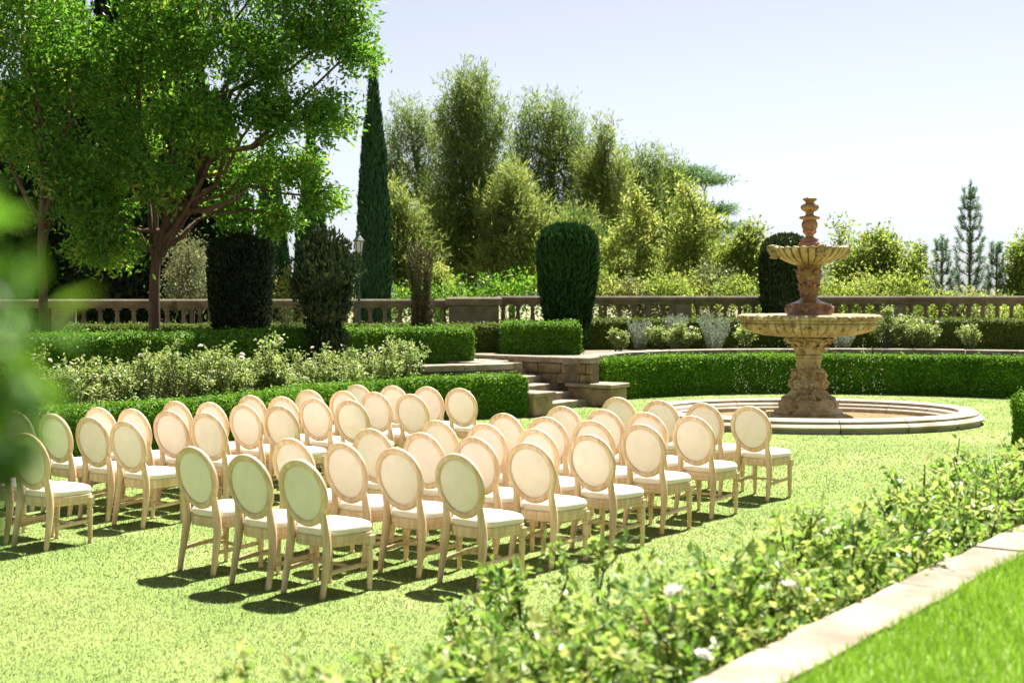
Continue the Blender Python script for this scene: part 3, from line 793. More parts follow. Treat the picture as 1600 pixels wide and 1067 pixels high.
tree('broadleaf_tree', tb, [rel(243, 560), rel(241, 470), rel(246, 400), rel(262, 340)],
     [blob(290, 60, 85, 70, 0, 1.4), blob(400, 90, 65, 60, -0.5, 1.2), blob(490, 60, 55, 50, 0.3, 1.0), blob(545, 40, 38, 34, 0.1, .7), blob(560, 92, 34, 26, -.3, .6), blob(180, 110, 75, 70, 0.3, 1.3),
      blob(310, 190, 75, 48, -0.8, 1.1), blob(430, 175, 60, 42, -0.4, 1.0), blob(510, 180, 48, 40, -0.2, .9), blob(390, 260, 60, 36, 0.5, .9), blob(470, 265, 45, 34, .3, .8), blob(505, 315, 30, 26, 0.2, .6),
      blob(190, 220, 60, 55, -0.3, 1.2), blob(150, 310, 55, 42, -0.5, 1.1), blob(250, 285, 55, 36, -0.9, .9), blob(175, 380, 55, 34, -0.4, 1.0), blob(430, -30, 110, 55, 0.2, 1.3), blob(250, -40, 120, 50, 0, 1.3),
      blob(540, -25, 50, 40, 0, .9), blob(365, 325, 45, 28, 0.8, .7), blob(440, 345, 30, 22, .5, .6), blob(100, 30, 60, 60, 0.5, 1.1)],
     'broad', 'large broadleaf tree with slanting forked trunk and wide bright green crown', n_clump=1750, per=34, sig=0.125, leaf=(0.125, 0.05), up=0.05, outw=0.35, r0=0.125,
     twigs=260, seed=3.0, shell=0.25)
D0 = 26.0
tb = np.array((X(68, D0), D0, TERR))
tree('broadleaf_tree', tb, [rel(70, 580), rel(68, 470), rel(66, 380), rel(72, 250)],
     [blob(40, 60, 90, 90, 0, 1.3), blob(130, 120, 60, 70, 0.4, 1.0), blob(40, 200, 80, 70, 0.2, 1.1), blob(110, 280, 55, 60, 0.3, 1.0), blob(20, -40, 110, 70, 0, 1.3), blob(-60, 120, 70, 120, 0, 1.3)],
     'broad', 'slim-trunked broadleaf tree whose crown meets the large tree by the balustrade', n_clump=650, per=34, sig=0.17, leaf=(0.115, 0.048), up=0.05, outw=0.35, r0=0.10, twigs=110, seed=5.0, shell=0.35)
# dark evergreens beyond the balustrade on the shaded side
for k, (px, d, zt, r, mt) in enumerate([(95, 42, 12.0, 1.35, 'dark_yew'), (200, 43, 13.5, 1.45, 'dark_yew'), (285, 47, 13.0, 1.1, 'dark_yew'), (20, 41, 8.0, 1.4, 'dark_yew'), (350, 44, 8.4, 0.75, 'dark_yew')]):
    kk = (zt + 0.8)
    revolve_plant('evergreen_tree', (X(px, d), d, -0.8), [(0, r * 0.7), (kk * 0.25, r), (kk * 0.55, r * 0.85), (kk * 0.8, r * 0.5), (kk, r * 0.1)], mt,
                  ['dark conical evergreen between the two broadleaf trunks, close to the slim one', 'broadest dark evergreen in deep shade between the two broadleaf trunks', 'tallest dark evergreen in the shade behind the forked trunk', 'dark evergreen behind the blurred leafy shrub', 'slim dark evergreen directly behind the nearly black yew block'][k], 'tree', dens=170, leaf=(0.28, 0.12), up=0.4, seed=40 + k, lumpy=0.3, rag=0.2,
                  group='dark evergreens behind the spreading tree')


def bgtree(name, px, ytop, ybot, hw, d, mat, label, kind='pine', lean=0.0, n_clump=700, per=16, blobs=None, group='trees beyond the balustrade', sig=0.3, r0=0.13, seed=0.0, leaf=None, twigs=60, shell=0.4):
    k = d / FPX; zb = -0.6 - max(0, d - 42) * 0.16
    base = np.array((X(px, d) + lean, d, zb)); ztop = Z(ytop, d) - zb; zbot = Z(ybot, d) - zb
    hgt = ztop - zbot; r = hw * k
    if blobs is None:
        blobs = []
        m = 7
        for i in range(m):
            f = i / (m - 1); cz = zbot + hgt * (0.12 + 0.76 * f); rr = r * (0.95 - 0.42 * f ** 1.8) * 0.72
            a = i * 2.4 + seed
            blobs.append((-lean + lean * (1 - f) * 0 + math.cos(a) * r * 0.38 * (1 - 0.5 * f), math.sin(a) * r * 0.35, cz, rr, rr * 0.9, hgt * 0.15))
    else:
        blobs = [((bx - px) * k - lean, dy, Z(by, d) - zb, brx * k, brx * k * 0.8, bry * k) for bx, by, brx, bry, dy in blobs]
    tp = [(0, 0, 0), (-lean * 0.25, 0, zbot * 0.6 + 0.2), (-lean * 0.6, 0.05, zbot + hgt * 0.25), (-lean, 0, zbot + hgt * 0.7)]
    if kind == 'pine':
        tree(name, base, tp, blobs, mat, label, n_clump, int(per * 1.25), sig, leaf or (0.22, 0.032), up=0.9, r0=r0, bark='bark_grey', group=group, seed=seed, twigs=twigs, needle=True, shell=shell)
    else:
        tree(name, base, tp, blobs, mat, label, n_clump, per, sig, leaf or (0.13, 0.06), up=0.15, outw=0.4, r0=r0, bark='bark_grey', group=group, seed=seed, twigs=twigs, shell=shell)


bgtree('pine_tree', 738, 122, 470, 62, 47, 'pine', 'tallest dense pine beyond the balustrade, with blunt top and dark lower half', n_clump=2300, per=16, seed=1.0, r0=0.2,
       blobs=[(735, 155, 40, 34, 0), (716, 205, 40, 48, .3), (762, 205, 34, 48, -.3), (738, 265, 62, 52, 0), (705, 330, 52, 52, .2), (768, 330, 52, 55, -.4), (738, 395, 80, 55, 0), (790, 420, 60, 50, .3), (690, 405, 45, 48, .5)])
bgtree('pine_tree', 648, 176, 400, 36, 52, 'pine', 'airy leaning pine with bare slanting trunk next to the tall cypress', n_clump=560, per=15, seed=2.0, lean=1.1, r0=0.13, twigs=120,
       blobs=[(640, 205, 28, 32, 0), (615, 240, 22, 38, .2), (665, 235, 26, 40, -.2), (640, 285, 40, 38, 0), (672, 310, 26, 38, 0.2), (608, 290, 20, 28, 0)])
bgtree('pine_tree', 862, 162, 460, 64, 50, 'pine', 'tall open pine with upright shoots behind the rounded yew', n_clump=1500, per=15, seed=3.0, r0=0.17, twigs=150,
       blobs=[(848, 192, 38, 34, 0), (884, 212, 34, 40, .3), (818, 245, 30, 46, -.2), (862, 265, 60, 46, 0), (912, 265, 30, 44, .2), (840, 330, 62, 52, 0), (898, 340, 46, 52, -.3), (860, 410, 74, 50, 0)])
bgtree('pine_tree', 800, 275, 470, 45, 45, 'pine_gold', 'bushy olive-gold young pine between the dense pine and the open pine', n_clump=900, per=16, seed=4.0,
       blobs=[(802, 310, 26, 34, 0), (780, 350, 34, 40, .2), (825, 360, 36, 42, -.2), (800, 415, 55, 46, 0)])
bgtree('pine_tree', 940, 205, 460, 38, 48, 'pine_gold', 'pale golden pine with pointed top next to the open pine', n_clump=1000, per=16, seed=5.0,
       blobs=[(944, 235, 18, 34, 0), (930, 285, 30, 40, .2), (958, 300, 26, 42, -.2), (935, 350, 44, 44, 0), (965, 390, 40, 44, .3), (925, 420, 44, 44, -.2)])
bgtree('pine_tree', 1000, 250, 465, 50, 52, 'pine', 'shorter grey-green pine with candle shoots behind the yellow saplings', n_clump=1100, per=15, seed=6.0,
       blobs=[(985, 275, 26, 30, 0), (1015, 272, 22, 30, .2), (1000, 325, 48, 42, 0), (970, 370, 40, 42, .3), (1030, 375, 42, 44, -.3), (1000, 425, 64, 42, 0)])
bgtree('pine_tree', 1050, 256, 465, 42, 53, 'pine', 'grey-green pine standing against the spreading cedar', n_clump=850, per=15, seed=6.6,
       blobs=[(1048, 285, 26, 30, 0), (1040, 335, 38, 42, .2), (1066, 350, 36, 42, -.2), (1050, 415, 55, 48, 0)])
bgtree('pine_tree', 622, 300, 470, 34, 44, 'pine_gold', 'bushy golden young pine at the foot of the tall cypress', n_clump=700, per=16, seed=7.0,
       blobs=[(618, 335, 24, 34, 0), (636, 375, 32, 36, .2), (612, 410, 30, 40, -.2), (650, 425, 40, 38, 0)])
bgtree('pine_tree', 690, 330, 470, 34, 50, 'pine', 'dark pine filling the gap under the airy leaning pine', n_clump=700, per=16, seed=7.7,
       blobs=[(690, 365, 34, 34, 0), (670, 410, 36, 40, .2), (710, 420, 40, 40, -.2)])
bgtree('pine_tree', 905, 345, 470, 40, 46, 'pine', 'dark low pine directly behind the top of the rounded yew', n_clump=800, per=16, seed=8.8,
       blobs=[(905, 375, 40, 34, 0), (870, 415, 44, 40, .2), (940, 420, 46, 40, -.2)])
bgtree('pine_tree', 1120, 395, 475, 50, 50, 'pine', 'low green pine between the cedar and the lime-green tree', n_clump=600, per=16, seed=9.1,
       blobs=[(1110, 425, 44, 34, 0), (1150, 440, 44, 30, .2)])
bgtree('broadleaf_tree', 684, 425, 475, 22, 42, 'yellow', 'rounded pale shrub-like tree behind the thin brown shrub', 'broad', n_clump=260, per=24, seed=8.0, sig=0.16, leaf=(0.10, 0.04))
bgtree('broadleaf_tree', 996, 300, 470, 34, 42, 'yellow', 'slender yellow-leaved sapling beside the rounded yew', 'broad', n_clump=230, per=24, seed=9.0, sig=0.14, r0=0.06,
       blobs=[(994, 322, 14, 20, 0), (1010, 352, 20, 14, .2), (978, 372, 24, 13, -.2), (1014, 396, 22, 13, 0), (978, 418, 30, 15, .2), (954, 392, 16, 12, 0), (1000, 440, 34, 14, 0)])
bgtree('broadleaf_tree', 1086, 278, 475, 46, 43, 'yellow', 'open yellow-green sapling in front of the spreading cedar', 'broad', n_clump=280, per=24, seed=10.0, sig=0.16, r0=0.07, twigs=90,
       blobs=[(1070, 300, 18, 22, 0), (1085, 335, 26, 26, .3), (1110, 355, 22, 22, -.2), (1065, 375, 34, 26, 0), (1100, 400, 38, 30, .3), (1050, 415, 28, 28, 0), (1085, 445, 44, 24, -.2)])
bgtree('broadleaf_tree', 1165, 352, 475, 44, 42, 'lime', 'bushy lime-green tree beside the yew behind the fountain', 'broad', n_clump=330, per=26, seed=11.0, sig=0.15, r0=0.07, blobs=[(1172, 375, 18, 20, 0), (1150, 400, 22, 20, .2), (1185, 410, 26, 22, -.2), (1150, 435, 34, 20, 0), (1185, 450, 30, 18, .2)])
bgtree('broadleaf_tree', 1368, 362, 478, 66, 42, 'lime', 'wide bushy lime-green tree behind the balustrade, past the fountain', 'broad', n_clump=470, per=26, seed=12.0, sig=0.16, r0=0.08,
       blobs=[(1370, 395, 38, 28, 0), (1340, 420, 38, 30, .3), (1405, 415, 38, 30, -.2), (1370, 450, 60, 28, 0), (1320, 455, 30, 24, .2), (1425, 455, 30, 22, 0)])
bgtree('broadleaf_tree', 1312, 338, 470, 26, 43, 'lime', 'nearly bare twiggy sapling just past the fountain top', 'broad', n_clump=60, per=16, seed=13.0, sig=0.16, r0=0.05, twigs=60,
       blobs=[(1308, 365, 14, 26, 0), (1325, 385, 14, 26, 0), (1300, 410, 18, 24, .2), (1315, 445, 24, 24, 0)])
bgtree('broadleaf_tree', 1600, 380, 470, 26, 42, 'lime', 'green tree at the far end of the balustrade past the young pines', 'broad', n_clump=200, per=28, seed=14.0, sig=0.18)
bgtree('broadleaf_tree', 300, 375, 480, 50, 40, 'olive', 'pale olive-leaved tree glimpsed under the spreading crown beside the trunk', 'broad', n_clump=230, per=22, seed=15.0, sig=0.22, leaf=(0.10, 0.03), twigs=110, r0=0.09)
bgtree('broadleaf_tree', 1240, 420, 480, 40, 44, 'lime', 'low green bushy tree hidden behind the fountain stem', 'broad', n_clump=260, per=26, seed=16.0, sig=0.18)

# cedar with flat spreading fronds
dc = 58; kc = dc / FPX
cb = np.array((X(1078, dc), dc, -3.2)); cbl = []
for (px, py, r) in [(1060, 282, 34), (1082, 270, 26), (1106, 285, 30), (1040, 320, 30), (1120, 330, 22), (1100, 370, 34), (1130, 355, 26), (1150, 400, 22), (1060, 400, 40), (1120, 430, 34)]:
    cbl.append(((px - 1078) * kc, rng.uniform(-.6, .6), Z(py, dc) - cb[2], r * kc, r * kc, 0.16))
tree('cedar_tree', cb, [(0, 0, 0), (0, 0, 3), (0, 0, 6.2)], cbl, 'cedar', 'blue-green cedar with flat spreading fronds behind the yellow-green sapling', n_clump=620, per=24, sig=0.26, leaf=(0.20, 0.035), up=-0.1, outw=0.9,
     r0=0.2, bark='bark_grey', seed=9.9, group='trees beyond the balustrade', flat=0.35, shell=0.1)


# young pines with whorled branches
def young_pine(px, ytop, d, wpx, label, seed):
    zb = -0.7; base = (X(px, d), d, zb); hgt = Z(ytop, d) - zb; k = d / FPX
    t = thing('young_pine', label, 'tree', base, 0, 'young pines beyond the balustrade')
    tm = MB(); tube(tm, [(0, 0, 0), (0, 0, hgt * 0.5), (0.01, 0, hgt)], [0.05, 0.035, 0.012], 6)
    mb = MB(); segs = [(np.array([0, 0, hgt * 0.8]), np.array([0, 0, hgt]), 0.09)]
    z = 0.5
    while z < hgt * 0.95:
        f = z / hgt; L = wpx * k * (1 - f) ** 0.75 * 1.15 + 0.10
        m = 5
        for i in range(m):
            a = i / m * 6.283 + rng.random() * 1.2
            e = np.array([math.cos(a) * L * 0.9, math.sin(a) * L * 0.9, z + L * 0.75]); s_ = np.array([0, 0, z])
            mid = (s_ + e) / 2 + np.array([math.cos(a), math.sin(a), -0.3]) * L * 0.15
            tube(tm, [s_, mid, e], [0.018, 0.012, 0.006], 4); segs.append((mid, e + np.array([0, 0, 0.16]), 0.10)); segs.append((s_ * 0.5 + mid * 0.5, mid, 0.10))
        z += rng.uniform(0.28, 0.4)
    segs.append((np.array([0, 0, 0.4]), np.array([0, 0, hgt * 0.8]), 0.08))
    for a, b, w_ in segs:
        n = int(150 * np.linalg.norm(b - a) + 20); u = rng.random(n)[:, None]
        pos = a + (b - a) * u; tip = unit(b - a)[None] * 0.9 + rnd(n) * 0.8
        leaves(mb, pos, tip, rnd(n), w_ * 1.5 * rng.uniform(.7, 1.2, n), 0.016, np.clip(rng.beta(2, 2.5, n), 0, 1))
    tm.obj('trunk', M['bark_grey'], t, True); mb.obj('crown', M['young_pine'], t)


young_pine(1514, 284, 43, 34, 'tallest young pine with a bare leading shoot, rising above the balustrade rail', 1)
young_pine(1471, 368, 42.5, 26, 'short young blue-green pine just beside the tallest young pine, towards the fountain', 2)
young_pine(1437, 384, 42, 20, 'smallest young pine, against the wide lime-green tree', 3)
young_pine(1556, 382, 42, 26, 'short young pine between the tallest young pine and the end tree', 4)

# low shrubs glimpsed between the balusters
for k in range(22):
    px = 925 + k * 33 + rng.uniform(-10, 10); d = rng.uniform(39.0, 41.5)
    if k >= 21: px = 455
    s = rng.uniform(0.8, 1.15); hi = rng.uniform(0.5, 1.1) if px < 1440 else rng.uniform(-0.1, 0.35)
    tree('low_shrub', (X(px, d), d, -0.6), [(0, 0, 0), (0, 0, 0.6), (0.05, 0, 1.2 + hi)], [(0, 0, 1.45, 0.5 * s, 0.5 * s, 0.55), (0.2, 0, 1.9 + hi * .5, 0.45 * s, 0.4, 0.5), (0.25, 0.1, 1.9 + hi, 0.38 * s, 0.4, 0.4), (-0.25, 0, 2.05 + hi, 0.4 * s, 0.4, 0.4)],
         ['lime', 'yellow', 'olive', 'lime'][k % 4], f'small leafy shrub glimpsed between the balusters, {ORD[k]} past the tall rounded yew' if k < 21 else 'small leafy shrub glimpsed between the balusters beside the juniper', n_clump=110, per=22, sig=0.15, leaf=(0.11, 0.05), r0=0.04, bark='bark_grey', seed=k * 1.7, twigs=14,
         group='shrubs behind the balusters', cat='shrub')
for k, px in enumerate([560, 600, 640, 690, 740, 790, 830, 880]):
    d = 40.5; s = rng.uniform(0.9, 1.2); hi = rng.uniform(0.5, 1.2)
    tree('low_shrub', (X(px, d), d, -0.6), [(0, 0, 0), (0, 0, 0.6), (0.05, 0, 1.2)], [(0, 0, 1.4, 0.5 * s, 0.5 * s, 0.6), (0.25, 0.1, 1.9 + hi, 0.4 * s, 0.4, 0.45), (-0.25, 0, 2.0 + hi * .6, 0.45 * s, 0.4, 0.5)],
         'broad' if k > 1 else 'lime', f'small dark shrub glimpsed between balusters under the pines, {ORD[k]} from the lamp post', n_clump=70, per=22, sig=0.15, leaf=(0.11, 0.05), r0=0.04, bark='bark_grey', seed=k * 2.7, twigs=14,
         group='dark shrubs behind the balusters', cat='shrub')

# thin brown upright shrub in front of the balustrade
ds = 27.6
ts = thing('upright_shrub', 'thin brownish upright shrub with bare twigs rising from the upper hedge', 'shrub', (X(658, ds), ds, TERR))
tm = MB(); mb = MB()
for k in range(26):
    a = rng.random() * 6.283; r = rng.uniform(0.02, 0.10); r2 = rng.uniform(0.10, 0.40); h = rng.uniform(1.3, 2.4) if k < 20 else rng.uniform(0.9, 1.4)
    p, rr = limb((r * math.cos(a), r * math.sin(a), 0), (r2 * math.cos(a), r2 * math.sin(a), h), 0.018, 0.006, 0.02, 7, 0.03)
    tube(tm, p, rr, 5)
    n = 330; u = 0.25 + 0.75 * rng.random(n)
    pos = np.stack([np.interp(u, np.linspace(0, 1, 7), p[:, j]) for j in range(3)], 1) + rng.normal(size=(n, 3)) * 0.035
    tip = rnd(n) * 0.7 + np.array([0, 0, 0.9])
    leaves(mb, pos, tip, rnd(n), 0.055 * rng.uniform(.6, 1.3, n), 0.022, np.clip(rng.beta(2, 2.5, n), 0, 1))
tm.obj('stem', M['bark'], ts, True); mb.obj('foliage', M['brown_twig'], ts)


# ------------------------------------------------------------------ balustrade
def baluster_mesh(h):
    mb = MB()
    pr = [(0.062, 0), (0.062, 0.05), (0.045, 0.06), (0.05, 0.08), (0.078, 0.16), (0.092, 0.24), (0.085, 0.32), (0.06, 0.42), (0.045, 0.52), (0.042, 0.58), (0.058, 0.60), (0.058, 0.625), (0.045, 0.64), (0.048, 0.66), (0.066, 0.68), (0.066, 0.72)]
    pr = [(r, z / 0.72 * h) for r, z in pr]
    lathe(mb, [(0.001, 0)] + pr + [(0.001, h)], 14)
    bx = boxv(-0.085, 0.085, -0.085, 0.085, -0.012, 0.045); mb.add(bx, quads=BOXQ)
    bx = boxv(-0.085, 0.085, -0.085, 0.085, h - 0.05, h + 0.012); mb.add(bx, quads=BOXQ)
    return mb.mesh('baluster', M['balus'], True)


def balustrade(p0, p1, ztop, label, piers, pitch=0.335, pier_w=0.5):
    p0, p1 = np.array(p0), np.array(p1); L = np.linalg.norm(p1 - p0); d = (p1 - p0) / L; ang = math.atan2(d[1], d[0])
    t = thing('balustrade', label, 'balustrade', (p0[0], p0[1], TERR), ang)
    hh = ztop - TERR
    zr = hh - 0.20
    # plinth and rail, profiled along the local x axis
    for nm, prof in (('plinth', [(-0.17, -0.02), (-0.17, 0.20), (-0.14, 0.235), (0.14, 0.235), (0.17, 0.20), (0.17, -0.02)]),
                     ('handrail', [(-0.11, zr), (-0.13, zr + 0.035), (-0.13, zr + 0.06), (-0.18, zr + 0.10), (-0.18, zr + 0.165), (-0.15, hh), (0.15, hh), (0.18, zr + 0.165), (0.18, zr + 0.10), (0.13, zr + 0.06), (0.13, zr + 0.035), (0.11, zr)])):
        cuts = [0] + [c for c in np.arange(2.4, L - 1, 2.4)] + [L]
        for a, b in zip(cuts[:-1], cuts[1:]):
            mb = MB(); n = len(prof); g = 0.004
            v = np.array([(x, y, z) for x in (a + g, b - g) for (y, z) in prof])
            qd = [[i, (i + 1) % n, n + (i + 1) % n, n + i] for i in range(n)]
            caps = [[0, i + 1, i] for i in range(1, n - 1)] + [[n, n + i, n + i + 1] for i in range(1, n - 1)]
            mb.add(v, quads=qd, tris=caps); mb.obj(nm, M['balus'], t)
    me = BAL.setdefault(round(zr, 3), None) or baluster_mesh(zr - 0.235 - 0.0)
    BAL[round(zr, 3)] = me
    for c in piers:
        b = bevbox('pier', pier_w, 0.30, zr - 0.235 - 0.006, 0.012, M['balus'], t); b.location = (c, 0, 0.238)
        pn = bevbox('panel', pier_w - 0.16, 0.02, zr - 0.235 - 0.16, 0.008, M['balus'], b); pn.location = (0, -0.158, 0.07)
    x = 0.2
    edges = sorted(piers)
    stops = [-pier_w / 2 - 10] + edges + [L + 10]
    for a, b in zip(stops[:-1], stops[1:]):
        lo = max(a + pier_w / 2, 0); hi = min(b - pier_w / 2, L)
        n = int((hi - lo) / pitch)
        if n < 1: continue
        for i in range(n):
            xx_ = lo + (hi - lo) * (i + 0.5) / n
            o = link('baluster', me, t, (xx_, 0, 0.235))
    return t


BAL = {}
DB = 34.8
xs = lambda px, d: X(px, d)
balustrade((xs(775, 34.2), 34.2), (xs(1680, 35.2), 35.2), 2.05, 'stone balustrade of turned balusters running behind the fountain', [c - xs(775, 34.2) for c in (xs(1064, 34.5), xs(1400, 34.8))] )
balustrade((xs(-60, 32.2), 32.2), (xs(705, 33.4), 33.4), 1.98, 'stone balustrade of turned balusters in the shade of the spreading tree', [c - xs(-60, 32.2) for c in (xs(100, 32.4), xs(345, 32.8), xs(530, 33.1))])
# projecting corner pier
tp = thing('balustrade_pier', 'broad plain stone pier where the two balustrades meet', 'pier', (xs(740, 32.9), 33.3, TERR), 0.02)
o = bevbox('body', 1.15, 1.5, 1.02, 0.015, M['balus'], tp)
o = bevbox('cap', 1.30, 1.7, 0.18, 0.03, M['balus'], tp); o.location = (0, 0, 1.02)
o = bevbox('plinth', 1.24, 1.6, 0.22, 0.02, M['balus'], tp); o.location = (0, 0, -0.02)

# lamp post
tl = thing('lamp_post', 'slim dark green iron lamp post with lantern beside the tall cypress', 'lamp', (xs(561, 31.0), 31.0, TERR))
mb = MB(); lathe(mb, [(0.001, 0), (0.11, 0), (0.11, 0.06), (0.07, 0.10), (0.06, 0.30), (0.045, 0.34), (0.035, 0.42), (0.03, 1.2), (0.026, 2.05), (0.05, 2.07), (0.05, 2.10), (0.02, 2.12), (0.001, 2.12)], 14)
mb.obj('post', M['iron'], tl, True)
mb = MB(); lathe(mb, [(0.001, 2.12), (0.06, 2.13), (0.10, 2.42), (0.001, 2.42)], 6); mb.obj('lantern_glass', M['lantern_glass'], tl)
mb = MB()
for i in range(6):
    a = i / 6 * 6.283; tube(mb, [(0.062 * math.cos(a), 0.062 * math.sin(a), 2.12), (0.104 * math.cos(a), 0.104 * math.sin(a), 2.43)], 0.008, 4)
lathe(mb, [(0.001, 2.42), (0.13, 2.42), (0.13, 2.44), (0.06, 2.53), (0.03, 2.56), (0.04, 2.59), (0.015, 2.63), (0.012, 2.72), (0.001, 2.76)], 12)
mb.obj('lantern_cap', M['iron'], tl, False)


# ------------------------------------------------------------------ fountain
FX, FY = X(1264, 23.7), 23.7
ft = thing('fountain', 'three-tiered carved stone fountain standing in a low round pool on the lawn', 'fountain', (FX, FY, 0))
# pool rim: 14 moulded stones on an ellipse
RA, RB = 2.86, 2.38
prof = [(-0.06, 0.0), (-0.06, 0.05), (-0.02, 0.075), (-0.02, 0.10), (-0.07, 0.135), (-0.10, 0.15), (-0.105, 0.185), (-0.16, 0.215), (-0.38, 0.215), (-0.42, 0.20), (-0.43, 0.16), (-0.48, 0.13), (-0.50, 0.09), (-0.53, 0.07), (-0.53, -0.14)]
pr_root = link('pool_rim', None, ft); pr_root.empty_display_size = 0.1
NST = 16
for s in range(NST):
    a0, a1 = s / NST * 6.28319 + 0.0022, (s + 1) / NST * 6.28319 - 0.0022; m = 9
    v = []
    for a in np.linspace(a0, a1, m):
        for (o_, z) in prof: v.append(((RA + o_) * math.cos(a), (RB + o_) * math.sin(a), z))
    k = len(prof)
    qd = [[i * k + j, (i + 1) * k + j, (i + 1) * k + j + 1, i * k + j + 1] for i in range(m - 1) for j in range(k - 1)]
    tr_ = [[0, j + 1, j] for j in range(1, k - 1)] + [[(m - 1) * k, (m - 1) * k + j, (m - 1) * k + j + 1] for j in range(1, k - 1)]
    mb = MB(); mb.add(np.array(v), quads=qd, tris=tr_); ob = mb.obj('rim_stone', M['rim'], pr_root); fix_normals(ob)


def disc(rx, ry, z, seg=64):
    an = np.arange(seg) / seg * 6.28319
    v = np.concatenate([[[0, 0, z]], np.stack([rx * np.cos(an), ry * np.sin(an), np.full(seg, z)], 1)])
    mb = MB(); mb.add(v, tris=[[0, 1 + i, 1 + (i + 1) % seg] for i in range(seg)]); return mb


disc(RA - 0.50, RB - 0.50, 0.006).obj('pool_floor', M['pool_floor'], ft)
disc(RA - 0.525, RB - 0.525, 0.035).obj('water', M['water'], ft)

pb = bevbox('plinth', 1.22, 1.22, 0.115, 0.012, M['stone'], ft); pb.location = (0, 0, 0.01); pb.rotation_euler = (0, 0, 0.0)
mb = MB(); lathe(mb, [(0.001, 0.12), (0.56, 0.12), (0.575, 0.15), (0.55, 0.18), (0.50, 0.20), (0.485, 0.23), (0.50, 0.27), (0.48, 0.315), (0.455, 0.33), (0.455, 0.36), (0.43, 0.375), (0.001, 0.375)], 64)
mb.obj('base_moulding', M['stone'], ft, True)
mb = MB(); lathe(mb, [(0.42, 0.36), (0.42, 0.375, .16, 20), (0.40, 0.395, .2, 20), (0.36, 0.41, .22, 20), (0.32, 0.44, .22, 20), (0.285, 0.49, .2, 20), (0.26, 0.53, .15, 20), (0.25, 0.545)], 160)
mb.obj('leaf_skirt', M['stone'], ft, True)


def carved(prof, seed, amp, f, seg=96):
    mb = MB(); lathe(mb, prof, seg); v = mb.v[0]
    rad = unit(v * np.array([1, 1, 0])); d = np.abs(lump(v, seed, f)) + 0.6 * np.abs(lump(v, seed + 4, f * 2.1))
    mb.v[0] = v + rad * (amp * (d - 0.45))[:, None]
    return mb


def fine(prof, n=40):
    p = np.array([(a[0], a[1]) for a in prof]); s = np.concatenate([[0], np.cumsum(np.linalg.norm(np.diff(p, axis=0), axis=1))]); t = np.linspace(0, s[-1], n)
    return list(zip(np.interp(t, s, p[:, 0]), np.interp(t, s, p[:, 1])))


carved(fine([(0.25, 0.54), (0.29, 0.57), (0.315, 0.62), (0.30, 0.68), (0.265, 0.715), (0.255, 0.72), (0.275, 0.76), (0.272, 0.82), (0.24, 0.865), (0.215, 0.88)]), 2.0, 0.085, 12).obj('garland_drum', M['stone'], ft, True)
mb = MB(); lathe(mb, [(0.21, 0.875), (0.20, 0.89, .05, 16), (0.195, 0.95, .10, 16), (0.20, 1.0, .06, 16), (0.225, 1.015), (0.23, 1.035), (0.205, 1.05), (0.20, 1.075), (0.22, 1.085), (0.22, 1.10), (0.195, 1.11)], 96)
mb.obj('neck', M['stone'], ft, True)
carved(fine([(0.195, 1.105), (0.205, 1.16), (0.225, 1.22), (0.27, 1.29), (0.35, 1.345), (0.375, 1.37), (0.36, 1.395), (0.30, 1.41)]), 7.0, 0.09, 10).obj('leaf_capital', M['stone'], ft, True)
def ornament(name, items, mat):
    """small carved lumps: (angle, radius, z, size, stretch z) joined to one carved band"""
    mb = MB(); th = np.linspace(0, np.pi, 6); ph = np.arange(8) / 8 * 6.28319
    for (a, r, z, sz, stz) in items:
        ring = [(sz * math.sin(t) * math.cos(p_), sz * math.sin(t) * math.sin(p_), sz * stz * math.cos(t)) for t in th for p_ in ph]
        v = np.array(ring) + np.array([r * math.cos(a), r * math.sin(a), z])
        q = [[i * 8 + j, (i + 1) * 8 + j, (i + 1) * 8 + (j + 1) % 8, i * 8 + (j + 1) % 8] for i in range(5) for j in range(8)]
        mb.add(v, quads=q)
    return mb.obj(name, mat, ft, True)


def acanthus(name, n, r0, z0, h, flare, wid, mat, rot=0.0, curl=0.05):
    """a ring of upright curling leaves with a raised midrib"""
    mb = MB(); m = 8; us = np.linspace(-1, 1, 5)
    for i in range(n):
        a = i / n * 6.28319 + rot; v = []
        for t in np.linspace(0, 1, m):
            rr = r0 + flare * t ** 2 + curl * max(0, t - 0.75) * 4; z = z0 + h * t - (h * 0.5 * max(0, t - 0.82))
            wd = wid * (0.65 + 0.55 * math.sin(math.pi * min(t * 0.9 + 0.1, 1))) * (1 - 0.75 * max(0, t - 0.7) / 0.3) * (1 + 0.12 * math.sin(t * 22))
            for u in us:
                r2 = rr + 0.018 * (1 - abs(u)) + 0.006; an = a + u * wd / rr
                v.append((r2 * math.cos(an), r2 * math.sin(an), z))
        q = [[j * 5 + k, j * 5 + k + 1, (j + 1) * 5 + k + 1, (j + 1) * 5 + k] for j in range(m - 1) for k in range(4)]
        mb.add(np.array(v), quads=q)
    return mb.obj(name, mat, ft, True)


